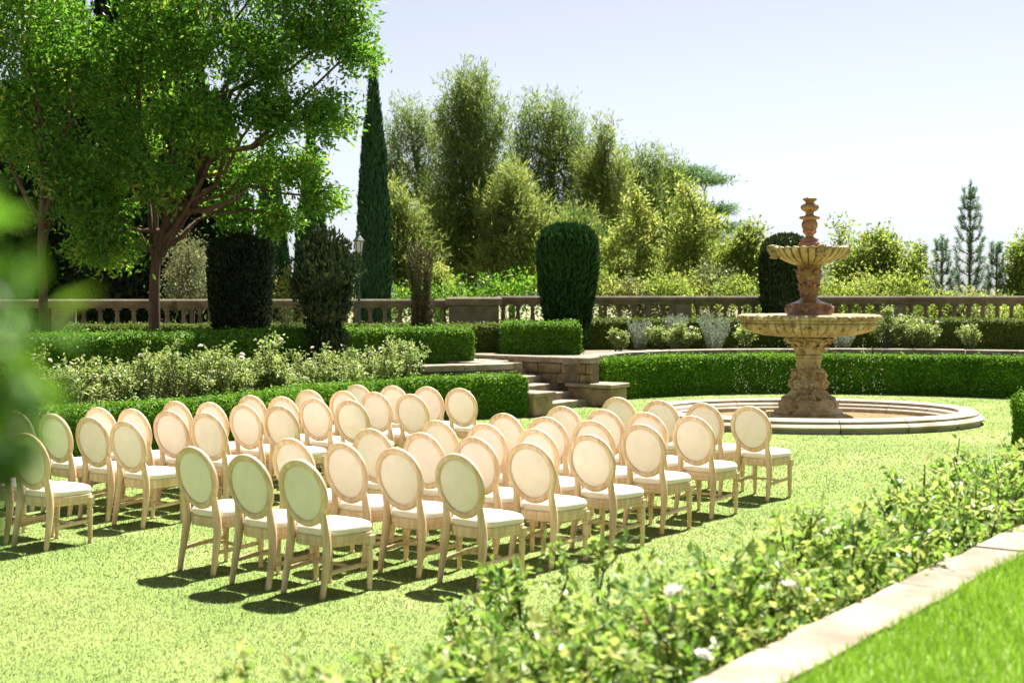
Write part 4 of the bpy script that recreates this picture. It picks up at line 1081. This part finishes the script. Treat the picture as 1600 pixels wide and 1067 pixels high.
acanthus('acanthus_band', 8, 0.205, 1.12, 0.23, 0.15, 0.075, M['stone'])
acanthus('acanthus_band', 8, 0.20, 1.11, 0.15, 0.09, 0.065, M['stone'], 0.39)
acanthus('skirt_band', 18, 0.26, 0.53, -0.145, 0.175, 0.05, M['stone'], 0.1, 0.0)
acanthus('stem_band', 8, 0.14, 2.10, 0.20, 0.05, 0.05, M['stone_rust'], 0.2, 0.03)
acanthus('stem_band', 8, 0.165, 2.34, 0.20, 0.05, 0.055, M['stone_rust'], 0.5, 0.03)
gr_ = random.Random(5)
ornament('garland', [(i / 20 * 6.283 + gr_.uniform(-.06, .06), 0.305, 0.625 + 0.022 * math.sin(i * 1.26) + gr_.uniform(-.012, .012), gr_.uniform(.032, .05), 0.9) for i in range(20)]
         + [(i / 26 * 6.283 + gr_.uniform(-.06, .06), 0.30, 0.60 + gr_.uniform(-.05, .06), gr_.uniform(.02, .032), 0.9) for i in range(26)], M['stone'])
ornament('garland', [(i / 16 * 6.283 + gr_.uniform(-.06, .06), 0.262, 0.79 + 0.022 * math.cos(i * 1.57) + gr_.uniform(-.012, .012), gr_.uniform(.028, .042), 0.9) for i in range(16)], M['stone'])
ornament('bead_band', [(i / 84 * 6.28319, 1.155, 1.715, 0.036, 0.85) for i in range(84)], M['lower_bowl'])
# scrolls of the capital
for i in range(8):
    a = i / 8 * 6.283 + 0.39; mb = MB()
    th = np.linspace(0, 7.5, 18); rr = 0.062 * (1 - th / 9.5)
    pts = np.stack([(0.345 + rr * np.cos(th)) * math.cos(a), (0.345 + rr * np.cos(th)) * math.sin(a), 1.325 + rr * np.sin(th)], 1)
    tube(mb, pts, np.linspace(0.024, 0.012, 18), 6); mb.obj('scroll', M['stone'], ft, True)
mb = MB()
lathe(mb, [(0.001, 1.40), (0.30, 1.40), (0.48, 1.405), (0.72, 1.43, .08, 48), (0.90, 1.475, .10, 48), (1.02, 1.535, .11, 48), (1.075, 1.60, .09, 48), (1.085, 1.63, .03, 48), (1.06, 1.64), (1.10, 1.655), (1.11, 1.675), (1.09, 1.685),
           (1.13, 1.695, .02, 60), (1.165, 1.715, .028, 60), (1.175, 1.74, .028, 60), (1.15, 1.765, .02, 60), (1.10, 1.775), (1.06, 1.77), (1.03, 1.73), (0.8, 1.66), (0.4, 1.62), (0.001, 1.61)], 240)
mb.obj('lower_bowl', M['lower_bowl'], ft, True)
disc(1.035, 1.035, 1.735).obj('bowl_water', M['water'], ft)
mb = MB(); lathe(mb, fine([(0.001, 1.60), (0.36, 1.60), (0.37, 1.80), (0.33, 1.84), (0.30, 1.92), (0.33, 1.935), (0.32, 1.955), (0.22, 1.985), (0.145, 2.03), (0.13, 2.08), (0.001, 2.08)], 44), 64)
mb.obj('upper_base', M['stone_rust'], ft, True)
for i in range(4):
    a = i / 4 * 6.283 + 0.785 + 0.25; mb = carved(fine([(0.001, -0.075), (0.07, -0.07), (0.10, -0.02), (0.10, 0.04), (0.06, 0.08), (0.001, 0.09)], 16), 3.0 + i, 0.05, 22, 24)
    ob = mb.obj('scroll_foot', M['stone_rust'], ft, True); ob.location = (0.31 * math.cos(a), 0.31 * math.sin(a), 1.855)
carved(fine([(0.135, 2.06), (0.13, 2.15), (0.14, 2.22), (0.165, 2.26), (0.165, 2.32), (0.185, 2.36), (0.19, 2.42), (0.165, 2.45), (0.175, 2.50), (0.185, 2.56), (0.20, 2.585)]), 5.0, 0.055, 14).obj('upper_stem', M['stone_rust'], ft, True)
# scalloped upper bowl
mb = MB()
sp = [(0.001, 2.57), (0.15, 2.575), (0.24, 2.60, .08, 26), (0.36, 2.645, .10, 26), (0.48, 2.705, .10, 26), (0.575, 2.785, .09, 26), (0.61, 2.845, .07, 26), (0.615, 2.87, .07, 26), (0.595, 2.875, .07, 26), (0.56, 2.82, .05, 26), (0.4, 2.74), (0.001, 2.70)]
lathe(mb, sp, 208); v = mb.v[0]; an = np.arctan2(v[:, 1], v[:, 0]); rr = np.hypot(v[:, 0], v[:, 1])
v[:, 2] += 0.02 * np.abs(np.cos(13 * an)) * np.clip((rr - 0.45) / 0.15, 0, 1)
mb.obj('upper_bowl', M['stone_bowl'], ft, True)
for i in range(4):                                        # spout heads on the rim
    a = i / 4 * 6.283 + 0.12
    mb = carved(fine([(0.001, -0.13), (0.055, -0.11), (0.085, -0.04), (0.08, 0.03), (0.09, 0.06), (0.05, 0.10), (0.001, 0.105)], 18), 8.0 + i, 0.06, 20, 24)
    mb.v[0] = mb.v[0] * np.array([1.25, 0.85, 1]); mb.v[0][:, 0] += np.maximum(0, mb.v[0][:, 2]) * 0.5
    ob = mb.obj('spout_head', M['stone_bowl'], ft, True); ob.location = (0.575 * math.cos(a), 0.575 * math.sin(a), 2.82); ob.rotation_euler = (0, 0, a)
mb = MB(); lathe(mb, [(0.001, 2.69), (0.18, 2.69), (0.18, 2.96), (0.165, 2.975), (0.145, 2.98), (0.145, 3.0), (0.155, 3.01), (0.15, 3.03), (0.11, 3.045), (0.001, 3.05)], 8)
mb.obj('octagonal_block', M['stone_rust'], ft, False)
mb = MB(); lathe(mb, [(0.10, 3.04), (0.07, 3.06), (0.065, 3.09), (0.10, 3.12, .05, 12), (0.115, 3.15, .05, 12), (0.11, 3.175), (0.105, 3.18), (0.125, 3.23, .12, 12), (0.128, 3.28, .14, 12), (0.105, 3.335, .12, 12), (0.10, 3.345),
                      (0.15, 3.355, .1, 12), (0.17, 3.375, .12, 12), (0.155, 3.40, .1, 12), (0.09, 3.41), (0.065, 3.43), (0.07, 3.475), (0.12, 3.50, .1, 12), (0.145, 3.54, .13, 12), (0.14, 3.58, .13, 12), (0.11, 3.60), (0.075, 3.615), (0.065, 3.635), (0.085, 3.655, .1, 12),
                      (0.112, 3.675, .13, 12), (0.105, 3.70, .1, 12), (0.06, 3.715), (0.035, 3.735), (0.02, 3.745), (0.001, 3.75)], 72)
mb.obj('finial', M['stone_rust'], ft, True)
# falling drops
mb = MB(); n = 620
a = rng.random(n) * 6.283; z = 0.1 + rng.random(n) * 1.58; rr = 1.17 + rng.normal(size=n) * 0.02 + 0.05 * (1.7 - z) * rng.random(n)
a = np.where(rng.random(n) < 0.8, np.round(a / 6.283 * 26) / 26 * 6.283 + rng.normal(size=n) * 0.02, a)
octv = np.array([[1, 0, 0], [-1, 0, 0], [0, 1, 0], [0, -1, 0], [0, 0, 1.7], [0, 0, -1.7]], float)
octt = np.array([[0, 2, 4], [2, 1, 4], [1, 3, 4], [3, 0, 4], [2, 0, 5], [1, 2, 5], [3, 1, 5], [0, 3, 5]])
cen = np.stack([rr * np.cos(a), rr * np.sin(a), z], 1); s = rng.uniform(0.003, 0.0065, n)
v = cen[:, None] + octv[None] * s[:, None, None]
mb.add(v.reshape(-1, 3), tris=(octt[None] + (np.arange(n) * 6)[:, None, None]).reshape(-1, 3))
tag(mb.obj('falling_water', M['drop'], ft), kind='stuff')


# ------------------------------------------------------------------ chairs
TAN = math.tan(math.radians(11))


def back_pt(u, v_, w_=0.0):
    """u across, v height z, w outward (behind the back)"""
    y = -0.215 - (v_ - 0.44) * TAN - w_
    return (u, y, v_)


def oval(t, a=0.232, b=0.243, cz=0.735):
    return a * math.cos(t), cz + b * math.sin(t) * (1.0 if math.sin(t) > 0 else 1.0)


def make_chair():
    root = thing('banquet_chair', '', 'chair')
    # oval frame: moulded section swept round the oval
    mb = MB(); m = 48; sec = [(-0.021, -0.016), (-0.021, 0.010), (-0.013, 0.019), (0.012, 0.019), (0.023, 0.012), (0.025, -0.010), (0.018, -0.019), (-0.011, -0.019)]
    v = []
    for i in range(m):
        t = i / m * 2 * math.pi
        for (r, w_) in sec:
            x = (0.210 + r) * math.cos(t) * (1 + 0.05 * math.sin(t)); z = 0.735 + (0.219 + r) * math.sin(t); v.append(back_pt(x, z, w_))
    k = len(sec)
    q = [[i * k + j, ((i + 1) % m) * k + j, ((i + 1) % m) * k + (j + 1) % k, i * k + (j + 1) % k] for i in range(m) for j in range(k)]
    mb.add(np.array(v), quads=q); o = mb.obj('back_frame', M['wood'], root, True); fix_normals(o)
    # upholstered oval panel, both sides slightly domed
    mb = MB(); v = []; rings = [0.0, 0.35, 0.7, 0.9, 1.0]
    for s_ in (1, -1):
        for r in rings:
            for i in range(m):
                t = i / m * 2 * math.pi
                v.append(back_pt(0.193 * r * math.cos(t) * (1 + 0.05 * math.sin(t)), 0.735 + 0.202 * r * math.sin(t), s_ * (0.004 + 0.012 * (1 - r ** 2.5) + (0.008 if s_ < 0 else 0))))
    nr = len(rings); q = []
    for s_ in range(2):
        for a in range(nr - 1):
            for i in range(m): q.append([(s_ * nr + a) * m + i, (s_ * nr + a) * m + (i + 1) % m, (s_ * nr + a + 1) * m + (i + 1) % m, (s_ * nr + a + 1) * m + i])
    for i in range(m): q.append([(nr - 1) * m + i, (nr - 1) * m + (i + 1) % m, (2 * nr - 1) * m + (i + 1) % m, (2 * nr - 1) * m + i])
    mb.add(np.array(v), quads=q); o = mb.obj('backrest', M['fabric'], root, True); fix_normals(o)
    # seat outline: rounded trapezoid
    def outline(sc_, n=40):
        pts = []
        for i in range(n):
            t = i / n * 2 * math.pi
            c, s_ = math.cos(t), math.sin(t)
            e = 0.42
            x = math.copysign(abs(c) ** e, c); y = math.copysign(abs(s_) ** e, s_)
            wx = 0.218 + 0.026 * y
            pts.append((x * wx * sc_, 0.005 + y * 0.225 * sc_ + (0.018 * (1 - x * x) if y > 0 else 0)))
        return pts
    ol = outline(1.0); n = len(ol)
    mb = MB(); lev = [(0.94, 0.352), (0.985, 0.358), (1.0, 0.372), (0.985, 0.385), (1.005, 0.395), (1.005, 0.425), (0.97, 0.432)]
    v = []
    for s_, z in lev:
        for (x, y) in outline(s_): v.append((x, y, z))
    q = [[a * n + i, a * n + (i + 1) % n, (a + 1) * n + (i + 1) % n, (a + 1) * n + i] for a in range(len(lev) - 1) for i in range(n)]
    v += [(0, 0, 0.352), (0, 0, 0.432)]; c0 = len(lev) * n
    tr_ = [[c0, (i + 1) % n, i] for i in range(n)] + [[c0 + 1, (len(lev) - 1) * n + i, (len(lev) - 1) * n + (i + 1) % n] for i in range(n)]
    mb.add(np.array(v), quads=q, tris=tr_); mb.obj('seat_frame', M['wood'], root, False)
    mb = MB(); lev = [(0.955, 0.431), (0.99, 0.450), (0.985, 0.472), (0.93, 0.492), (0.78, 0.506), (0.45, 0.515), (0.15, 0.517)]
    v = []
    for s_, z in lev:
        for (x, y) in outline(s_): v.append((x, y + 0.004, z))
    q = [[a * n + i, a * n + (i + 1) % n, (a + 1) * n + (i + 1) % n, (a + 1) * n + i] for a in range(len(lev) - 1) for i in range(n)]
    v += [(0, 0.004, 0.431), (0, 0.004, 0.5175)]; c0 = len(lev) * n
    tr_ = [[c0, (i + 1) % n, i] for i in range(n)] + [[c0 + 1, (len(lev) - 1) * n + i, (len(lev) - 1) * n + (i + 1) % n] for i in range(n)]
    mb.add(np.array(v), quads=q, tris=tr_); mb.obj('seat_cushion', M['fabric'], root, True)
    # legs
    for s_ in (-1, 1):
        mb = MB()
        p = np.array([(s_ * 0.195, -0.285, 0.0), (s_ * 0.195, -0.262, 0.12), (s_ * 0.19, -0.236, 0.26), (s_ * 0.184, -0.224, 0.36), (s_ * 0.176, -0.222, 0.44), (s_ * 0.168, -0.232, 0.52), (s_ * 0.172, -0.247, 0.60), (s_ * 0.196, -0.258, 0.66)])
        p = catmull(p, 4)
        r = np.interp(p[:, 2], [0, 0.02, 0.1, 0.34, 0.44, 0.56, 0.66], [0.020, 0.021, 0.023, 0.032, 0.031, 0.028, 0.014])
        tube(mb, p, r, 8); mb.obj('rear_leg', M['wood'], root, True)
        mb = MB()
        lathe(mb, [(0.001, 0), (0.018, 0), (0.021, 0.012), (0.017, 0.025), (0.0165, 0.035), (0.0185, 0.05), (0.022, 0.16), (0.0265, 0.275), (0.026, 0.29), (0.02, 0.30), (0.0205, 0.307), (0.027, 0.315), (0.027, 0.322), (0.021, 0.33), (0.021, 0.336)], 14)
        bx = boxv(-0.029, 0.029, -0.029, 0.029, 0.335, 0.40); mb.add(bx, quads=BOXQ)
        o = mb.obj('front_leg', M['wood'], root, False); o.location = (s_ * 0.205, 0.185, 0)
        mb = MB(); tube(mb, [(s_ * 0.192, -0.25, 0.175), (s_ * 0.196, -0.1, 0.185), (s_ * 0.2, 0.05, 0.192), (s_ * 0.204, 0.185, 0.2)], [0.016, 0.017, 0.017, 0.015], 6)
        mb.obj('side_stretcher', M['wood'], root, True)
    mb = MB(); tube(mb, [(-0.198, -0.02, 0.19), (-0.1, 0.03, 0.19), (0, 0.045, 0.19), (0.1, 0.03, 0.19), (0.198, -0.02, 0.19)], 0.013, 6)
    mb.obj('cross_stretcher', M['wood'], root, True)
    return root


LEFT = [[(38, 676), (-22, 670)], [(193, 657), (139, 651), (80, 646), (22, 642)], [(320, 644), (262, 641), (204, 638), (152, 636)], [(435, 633), (379, 631), (326, 628), (272, 626)],
        [(546, 624.5), (489, 621.5), (439, 619), (390, 617)], [(640, 615), (584, 612), (535, 610), (481, 608.5)], [(717, 606), (666, 603.5), (612, 602), (557, 600.5)]]
RIGHT = [[None, (465, 717), (382, 709), (298, 697)], [(711, 708), (617, 699), (533, 691), (452, 684)], [(824, 691), (739, 682), (657, 675), (578, 669)],
         [(919, 678), (835, 669), (756, 661), (681, 656)], [(1001, 662), (923, 656), (852, 650.5), (786, 645)], [(1080, 649), (1007, 643.5), (941, 639), (877, 634)],
         [(1170, 634), (1097, 629), (1029, 624.5), (964, 620)]]
ROWS = ['last', 'sixth', 'fifth', 'fourth', 'third', 'second', 'front']
SEATS = ['first', 'second', 'third', 'fourth']
proto = make_chair(); used = False
for blk, table, az in (('hedge-side', LEFT, 33), ('rose-side', RIGHT, 38)):
    for r, row in enumerate(table):
        for c, p in enumerate(row):
            if p is None: continue
            o = proto if not used else copy_tree(proto)
            used = True
            a_ = math.radians(az + random.uniform(-2.5, 2.5) + (1.5 - r * 0.5 if blk == 'rose-side' else 0))
            top = P(p[0], p[1], 0.98)
            fw = np.array((math.sin(a_), math.cos(a_)))
            c0 = top + fw * 0.325                         # the top of the back leans 0.33 m behind the seat's centre
            o.location = (c0[0], c0[1], 0.0); o.rotation_euler = (0, 0, -a_)
            seat = SEATS[c] if blk == 'hedge-side' else SEATS[3 - c]
            o['label'] = f'oval-back cream chair, {blk} block, {ROWS[r]} row facing the fountain, {seat} seat from the aisle'
            o['group'] = f'chairs of the {blk} block'


# ------------------------------------------------------------------ roses and bedding plants
def flower_mesh(r):
    mb = MB()
    for ring, (n, rr, up) in enumerate([(6, 1.0, 0.15), (5, 0.75, 0.6), (4, 0.5, 1.3)]):
        a = np.arange(n) / n * 6.283 + ring * 0.5
        tip = np.stack([np.cos(a), np.sin(a), np.full(n, up)], 1)
        leaves(mb, np.zeros((n, 3)) + np.array([0, 0, 0.1 * r * ring]), tip, np.stack([-np.cos(a) * up, -np.sin(a) * up, np.ones(n)], 1), r * rr, r * rr * 1.0, rng.random(n), fold=-0.2)
    return mb.mesh('flower', M['petal'])


FLOWERS = [flower_mesh(0.05), flower_mesh(0.04)]


def rose_bush(base, hgt, rad, mat, label, stems=14, per=60, leaf=0.05, flowers=3, group=None, seed=0, name='rose_bush', spread=1.0, fz=0.35):
    t = thing(name, label, 'rose bush', base, 0, group)
    tm = MB(); mb = MB(); tips = []
    for k in range(stems):
        a = rng.random() * 6.283; r = rad * math.sqrt(rng.random()) * spread; h = hgt * rng.uniform(0.62, 1.03) * (1 - 0.22 * (r / rad) ** 2)
        b = np.array((r * math.cos(a), r * math.sin(a), h)); f0 = np.array((0.05 * math.cos(a), 0.05 * math.sin(a), 0))
        p, rr = limb(f0, b, 0.011, 0.004, 0.06, 7, 0.06); tube(tm, p, rr, 4); tips.append(p[-1])
        us = [(p, per)]
        for j in range(3):
            i = rng.integers(3, 6); e = p[i] + rnd(1)[0] * np.array([1, 1, 0.5]) * rad * 0.5 + np.array([0, 0, hgt * 0.12])
            q, r2 = limb(p[i], e, 0.006, 0.003, 0.05, 4, 0.05); tube(tm, q, r2, 3); us.append((q, per // 2))
        for q, n in us:
            u = fz + (1 - fz) * rng.random(n) ** 0.8; kk = np.linspace(0, 1, len(q))
            pos = np.stack([np.interp(u, kk, q[:, j]) for j in range(3)], 1)
            side = rnd(n); off = unit(side + np.array([0, 0, 0.2])) * rng.uniform(0.01, 0.09, n)[:, None] * (0.7 + rad * 0.6)
            tint = np.clip(rng.beta(2, 2.4, n) * 0.8 + 0.28 * (u - 0.6) + 0.1 * rng.normal(), 0, 1)
            leaves(mb, pos + off, off * 6 + rnd(n) * 0.6, rnd(n) * 0.6 + np.array([0, 0, 1.0]), leaf * rng.uniform(0.6, 1.25, n), leaf * 0.62 * rng.uniform(0.7, 1.2, n), tint)
    tm.obj('stem', M['stem'], t, True); mb.obj('foliage', M[mat], t)
    for k in range(flowers):
        p = tips[rng.integers(0, len(tips))] + rng.normal(size=3) * 0.05
        o = link('flower', FLOWERS[k % 2], t, tuple(p + np.array([0, 0, 0.01]))); o.rotation_euler = (rng.uniform(-.7, .7), rng.uniform(-.7, .7), rng.uniform(0, 6))
    return t


# beside the chairs, between hedge and wall
lr = resample(catmull([(-1.9, 24.0), (-2.9, 23.1), (-3.9, 22.0), (-4.6, 20.9), (-5.5, 19.9), (-6.6, 18.9), (-8.2, 17.6)], 8), 0.62)
names = ['at the end of the row beside the steps wall', 'in the row behind the hedge']
for k, p in enumerate(lr):
    pp = p + rng.normal(size=2) * 0.12
    rose_bush((pp[0], pp[1], 0), rng.uniform(1.2, 1.5), 0.52, 'rose_pale', 'pale leafy rose bush with white roses at the end of the row nearest the steps' if k == 0 else f'pale white-flowered rose bush between hedge and wall, {ORD[k]} in the row from the steps',
              stems=20, per=48, leaf=0.062, flowers=2 + k % 3, group=None if k == 0 else 'rose bushes between hedge and wall', fz=0.3)
rose_bush((X(455, 26.6), 26.6, TERR), 1.25, 0.35, 'rose_pale', 'tall straggly rose with pale yellow shoots behind the upper hedge beside the juniper', stems=7, per=22, leaf=0.06, flowers=1, fz=0.4)

# terrace bed behind the fountain
for k, (px, py0, d, h, r, mt, lb, stm) in enumerate([
        (966, 0, 30.4, 0.55, 0.22, 'rose_pale', 'small pale rose bush leaning over the coping beside the fountain hedge', 10),
        (1035, 0, 32.2, 0.55, 0.36, 'rose_pale', 'pale green rose bush among the silvery plants on the terrace bed', 14),
        (1068, 0, 32.0, 0.60, 0.36, 'rose_pale', 'round rose bush between the two silvery lavender clumps', 14),
        (1165, 0, 32.2, 0.60, 0.36, 'rose', 'green rose bush half hidden by the fountain bowl', 12),
        (1385, 0, 32.2, 0.98, 0.42, 'rose_pale', 'tallest pale rose bush beside the fountain bowl', 20),
        (1424, 0, 32.2, 0.84, 0.48, 'rose_pale', 'wide pale rose bush next to the tallest one past the fountain bowl', 20),
        (1452, 0, 32.0, 0.62, 0.34, 'rose_pale', 'low rose bush at the end of the clump past the fountain', 12),
        (1518, 0, 31.7, 0.60, 0.32, 'rose_pale', 'small solitary rose bush before the long upper hedge', 12)]):
    rose_bush((X(px, d), d, TERR), h, r, mt, lb, stems=stm, per=44, leaf=0.06, flowers=2, fz=0.3)


def silver(px, d, h, r, label):
    t = thing('silver_plant', label, 'plant', (X(px, d), d, TERR), 0)
    mb = MB()
    for k in range(75):
        a = rng.random() * 6.283; rr = r * math.sqrt(rng.random()); hh = h * rng.uniform(0.6, 1.05)
        p, _ = limb((rr * 0.35 * math.cos(a), rr * 0.35 * math.sin(a), 0), (rr * math.cos(a), rr * math.sin(a), hh), 0.01, 0.01, 0.02, 5, 0.02)
        n = 46; u = rng.random(n); pos = np.stack([np.interp(u, np.linspace(0, 1, 5), p[:, j]) for j in range(3)], 1)
        leaves(mb, pos, rnd(n) * 0.6 + np.array([0, 0, 0.9]), rnd(n), 0.06, 0.014, rng.random(n))
    mb.obj('foliage', M['sage'], t)


silver(1000, 32.5, 0.66, 0.32, 'silvery lavender clump close to the rounded yew')
silver(1056, 32.7, 0.80, 0.30, 'silvery spiky plant rising between two rose bushes')
silver(1116, 32.4, 0.84, 0.42, 'largest silvery spiky plant beside the fountain bowl')
silver(1318, 32.4, 0.42, 0.30, 'low silvery plant under the rim of the fountain bowl')

# blurred roses in the foreground bed
E2 = np.array((0.574, 0.819)); N3 = np.array((0.819, -0.574)); O = np.array((0.75, 4.9))
fg = [(-0.9, -0.36, 1.05, .44, 18), (-0.5, -0.95, 0.92, .44, 13), (0.0, -0.32, 1.12, .44, 19), (0.2, -0.95, 0.95, .42, 13), (0.55, -0.32, 1.14, .44, 19), (1.1, -0.34, 1.10, .44, 18), (1.2, -0.85, 0.92, .38, 12),
      (1.65, -0.34, 1.10, .44, 18), (2.2, -0.34, 1.12, .44, 18), (2.6, -0.8, 1.02, .42, 13), (2.8, -0.34, 1.14, .44, 18), (3.4, -0.42, 1.2, .46, 17), (4.1, -0.5, 1.24, .48, 17), (4.8, -0.55, 1.2, .5, 17), (5.7, -0.6, 1.1, .5, 16)]
for k, (s_, n_, h, r, nst) in enumerate(fg):
    p = O + E2 * s_ + N3 * n_
    rose_bush((p[0], p[1], 0), h, r, 'rose', f'rose bush with reddish shoots in the bed below the coping, {ORD[14 - k]} from the hedge end', stems=nst, per=54, leaf=0.055, flowers=[1, 0, 2, 0, 1, 1, 0, 1, 1, 0, 3, 2, 3, 2, 1][k],
              group='rose bushes below the coping', fz=0.25)
for k, (s_, n_, h, lb) in enumerate([(0.15, -1.5, 0.80, 'thin pale rose sprig on the lawn edge in front of the hedge-side aisle chairs'), (-0.35, -1.42, 0.74, 'lowest thin rose sprig at the lawn edge beside the bed'), (0.75, -1.55, 0.86, 'thin orange-tipped rose sprig in front of the last row of chairs')]):
    p = O + E2 * s_ + N3 * n_
    rose_bush((p[0], p[1], 0), h, 0.26, 'rose', lb, stems=9, per=26, leaf=0.05, flowers=0, fz=0.4)
for s_, n_, h, lb in [(-0.95, -0.98, 0.98, 'loose rose bush at the very end of the bed, where the coping leaves the picture'), (-1.35, -0.5, 1.08, 'bushy rose beside the loose end bush, against the coping'), (-1.25, -1.3, 0.92, 'outermost loose rose bush on the lawn side of the bed end')]:
    p = O + E2 * s_ + N3 * n_
    rose_bush((p[0], p[1], 0), h, 0.42, 'rose', lb, stems=14, per=46, leaf=0.055, flowers=1, fz=0.3)
# one tall arching shoot in front of the chairs
p = O + E2 * 0.7 + N3 * -1.12
rose_bush((p[0], p[1], 0), 1.32, 0.28, 'rose', 'tall arching rose shoot with orange young leaves in front of the chairs', stems=7, per=34, leaf=0.055, flowers=0, fz=0.35)

# shrub close to the camera, far out of focus
ns = thing('leafy_shrub', 'tall leafy shrub beside the hedge-side chairs, wholly blurred', 'shrub', (-0.385, 0.78, TERR))
tm = MB(); mb = MB()
tube(tm, [(-0.03, 0, 0), (-0.02, 0.01, 0.5), (0, 0, 1.05)], [0.014, 0.012, 0.009], 6)
for k in range(60):
    a = rng.random() * 6.283; h = rng.uniform(1.21, 1.425); r = rng.uniform(0.01, 0.15) * (1.0 if h < 1.34 else 0.75)
    p, rr = limb((0, 0, 1.05), (r * math.cos(a), r * math.sin(a), h), 0.005, 0.002, 0.03, 7, 0.05); tube(tm, p, rr, 5)
    n = 56; u = 0.62 + 0.38 * rng.random(n); pos = np.stack([np.interp(u, np.linspace(0, 1, 7), p[:, j]) for j in range(3)], 1)
    off = rnd(n) * 0.016
    leaves(mb, pos + off, off * 30 + rnd(n) * .4, rnd(n) * 0.5 + np.array([0, 0, 1]), 0.034 * rng.uniform(.7, 1.2, n), 0.02, np.clip(rng.beta(2, 2.2, n) + 0.25 * (rng.random() - 0.5), 0, 1), mat=[0, 1, 3, 1, 0, 3, 1, 1, (2 if h < 1.33 else 0)][k % 9])
tm.obj('stem', M['stem'], ns, True); mb.obj('foliage', [M['hedge'], M['yew'], M['rose'], M['broad']], ns)

# ------------------------------------------------------------------ grass
def blades(region, n, h, wdt, z, mbx, reject=None, lean=0.5, tint_f=0.5):
    (x0, x1), (y0, y1) = region
    p = np.stack([rng.uniform(x0, x1, n), rng.uniform(y0, y1, n)], 1)
    keep = np.abs(p[:, 0]) < 0.375 * p[:, 1] + 0.6
    if reject is not None: keep &= ~reject(p)
    p = p[keep]; n = len(p)
    a = rng.random(n) * 6.283; hh = h * rng.uniform(0.55, 1.25, n); ln = lean * rng.random(n)
    b = np.stack([p[:, 0], p[:, 1], np.full(n, z - 0.002)], 1)
    sd = np.stack([np.cos(a), np.sin(a), np.zeros(n)], 1) * wdt * 0.5
    d2 = rng.random(n) * 6.283
    tp_ = b + np.stack([np.cos(d2) * ln * hh, np.sin(d2) * ln * hh, hh], 1)
    v = np.stack([b - sd, b + sd, tp_], 1).reshape(-1, 3)
    pz = np.concatenate([p, np.zeros((n, 1))], 1)
    tint = np.clip(rng.beta(5, 6, n) * 0.85 + tint_f * 0.42 * (lump(pz, 0.7, 0.9) + 0.7 * lump(pz, 2.2, 3.1)) + 0.05 + 0.9 * np.clip(lump(pz, 5.1, 0.55) - 0.25, 0, 1), 0, 1)
    mbx.add(v, tris=np.arange(n * 3).reshape(-1, 3), tint=tint)


pool_c = np.array((FX, FY))
bedl_poly = [tuple(q) for q in wall_left] + [tuple(q) for q in bedl[::-1]]
bedn_poly = [tuple(q) for q in near_edge] + [tuple(q) for q in bedn[::-1]]
bedr_poly = [tuple(q + np.array((0, -0.12))) for q in bedr] + [tuple(q) for q in wall_right[::-1]]


def no_lawn(p):
    r = ((p[:, 0] - FX) / (RA + 0.0)) ** 2 + ((p[:, 1] - FY) / (RB + 0.0)) ** 2 < 1
    r |= inside(p, bedl_poly) | inside(p, bedn_poly) | inside(p, bedr_poly)
    r |= (p[:, 1] > 28) & (p[:, 0] < 1.5)
    return r


gm = MB()
blades(((-4.2, 4.5), (6.5, 10)), 180000, 0.016, 0.0065, 0, gm, no_lawn, lean=1.2)
blades(((-4.6, 5.2), (10, 14)), 140000, 0.016, 0.0085, 0, gm, no_lawn, lean=1.2)
blades(((-6.2, 7.6), (14, 20)), 120000, 0.017, 0.012, 0, gm, no_lawn, lean=1.2)
blades(((-3.5, 12), (20, 30)), 80000, 0.017, 0.018, 0, gm, no_lawn, lean=1.2)
tag(gm.obj('grass', M['blade']), 'short sunlit lawn grass under and around the chairs', 'grass', kind='stuff')
gm = MB()
near_in = [tuple(q + N3 * 0.235) for q in near_edge] + [(30, 18), (30, -12), (-8, -12)]
blades(((0.6, 5.0), (3.6, 9.0)), 140000, 0.06, 0.006, TERR + 0.045, gm, lambda p: ~inside(p, near_in), lean=0.8)
tag(gm.obj('grass', M['blade_lush']), 'lush bright grass strip beside the stone coping', 'grass', kind='stuff')
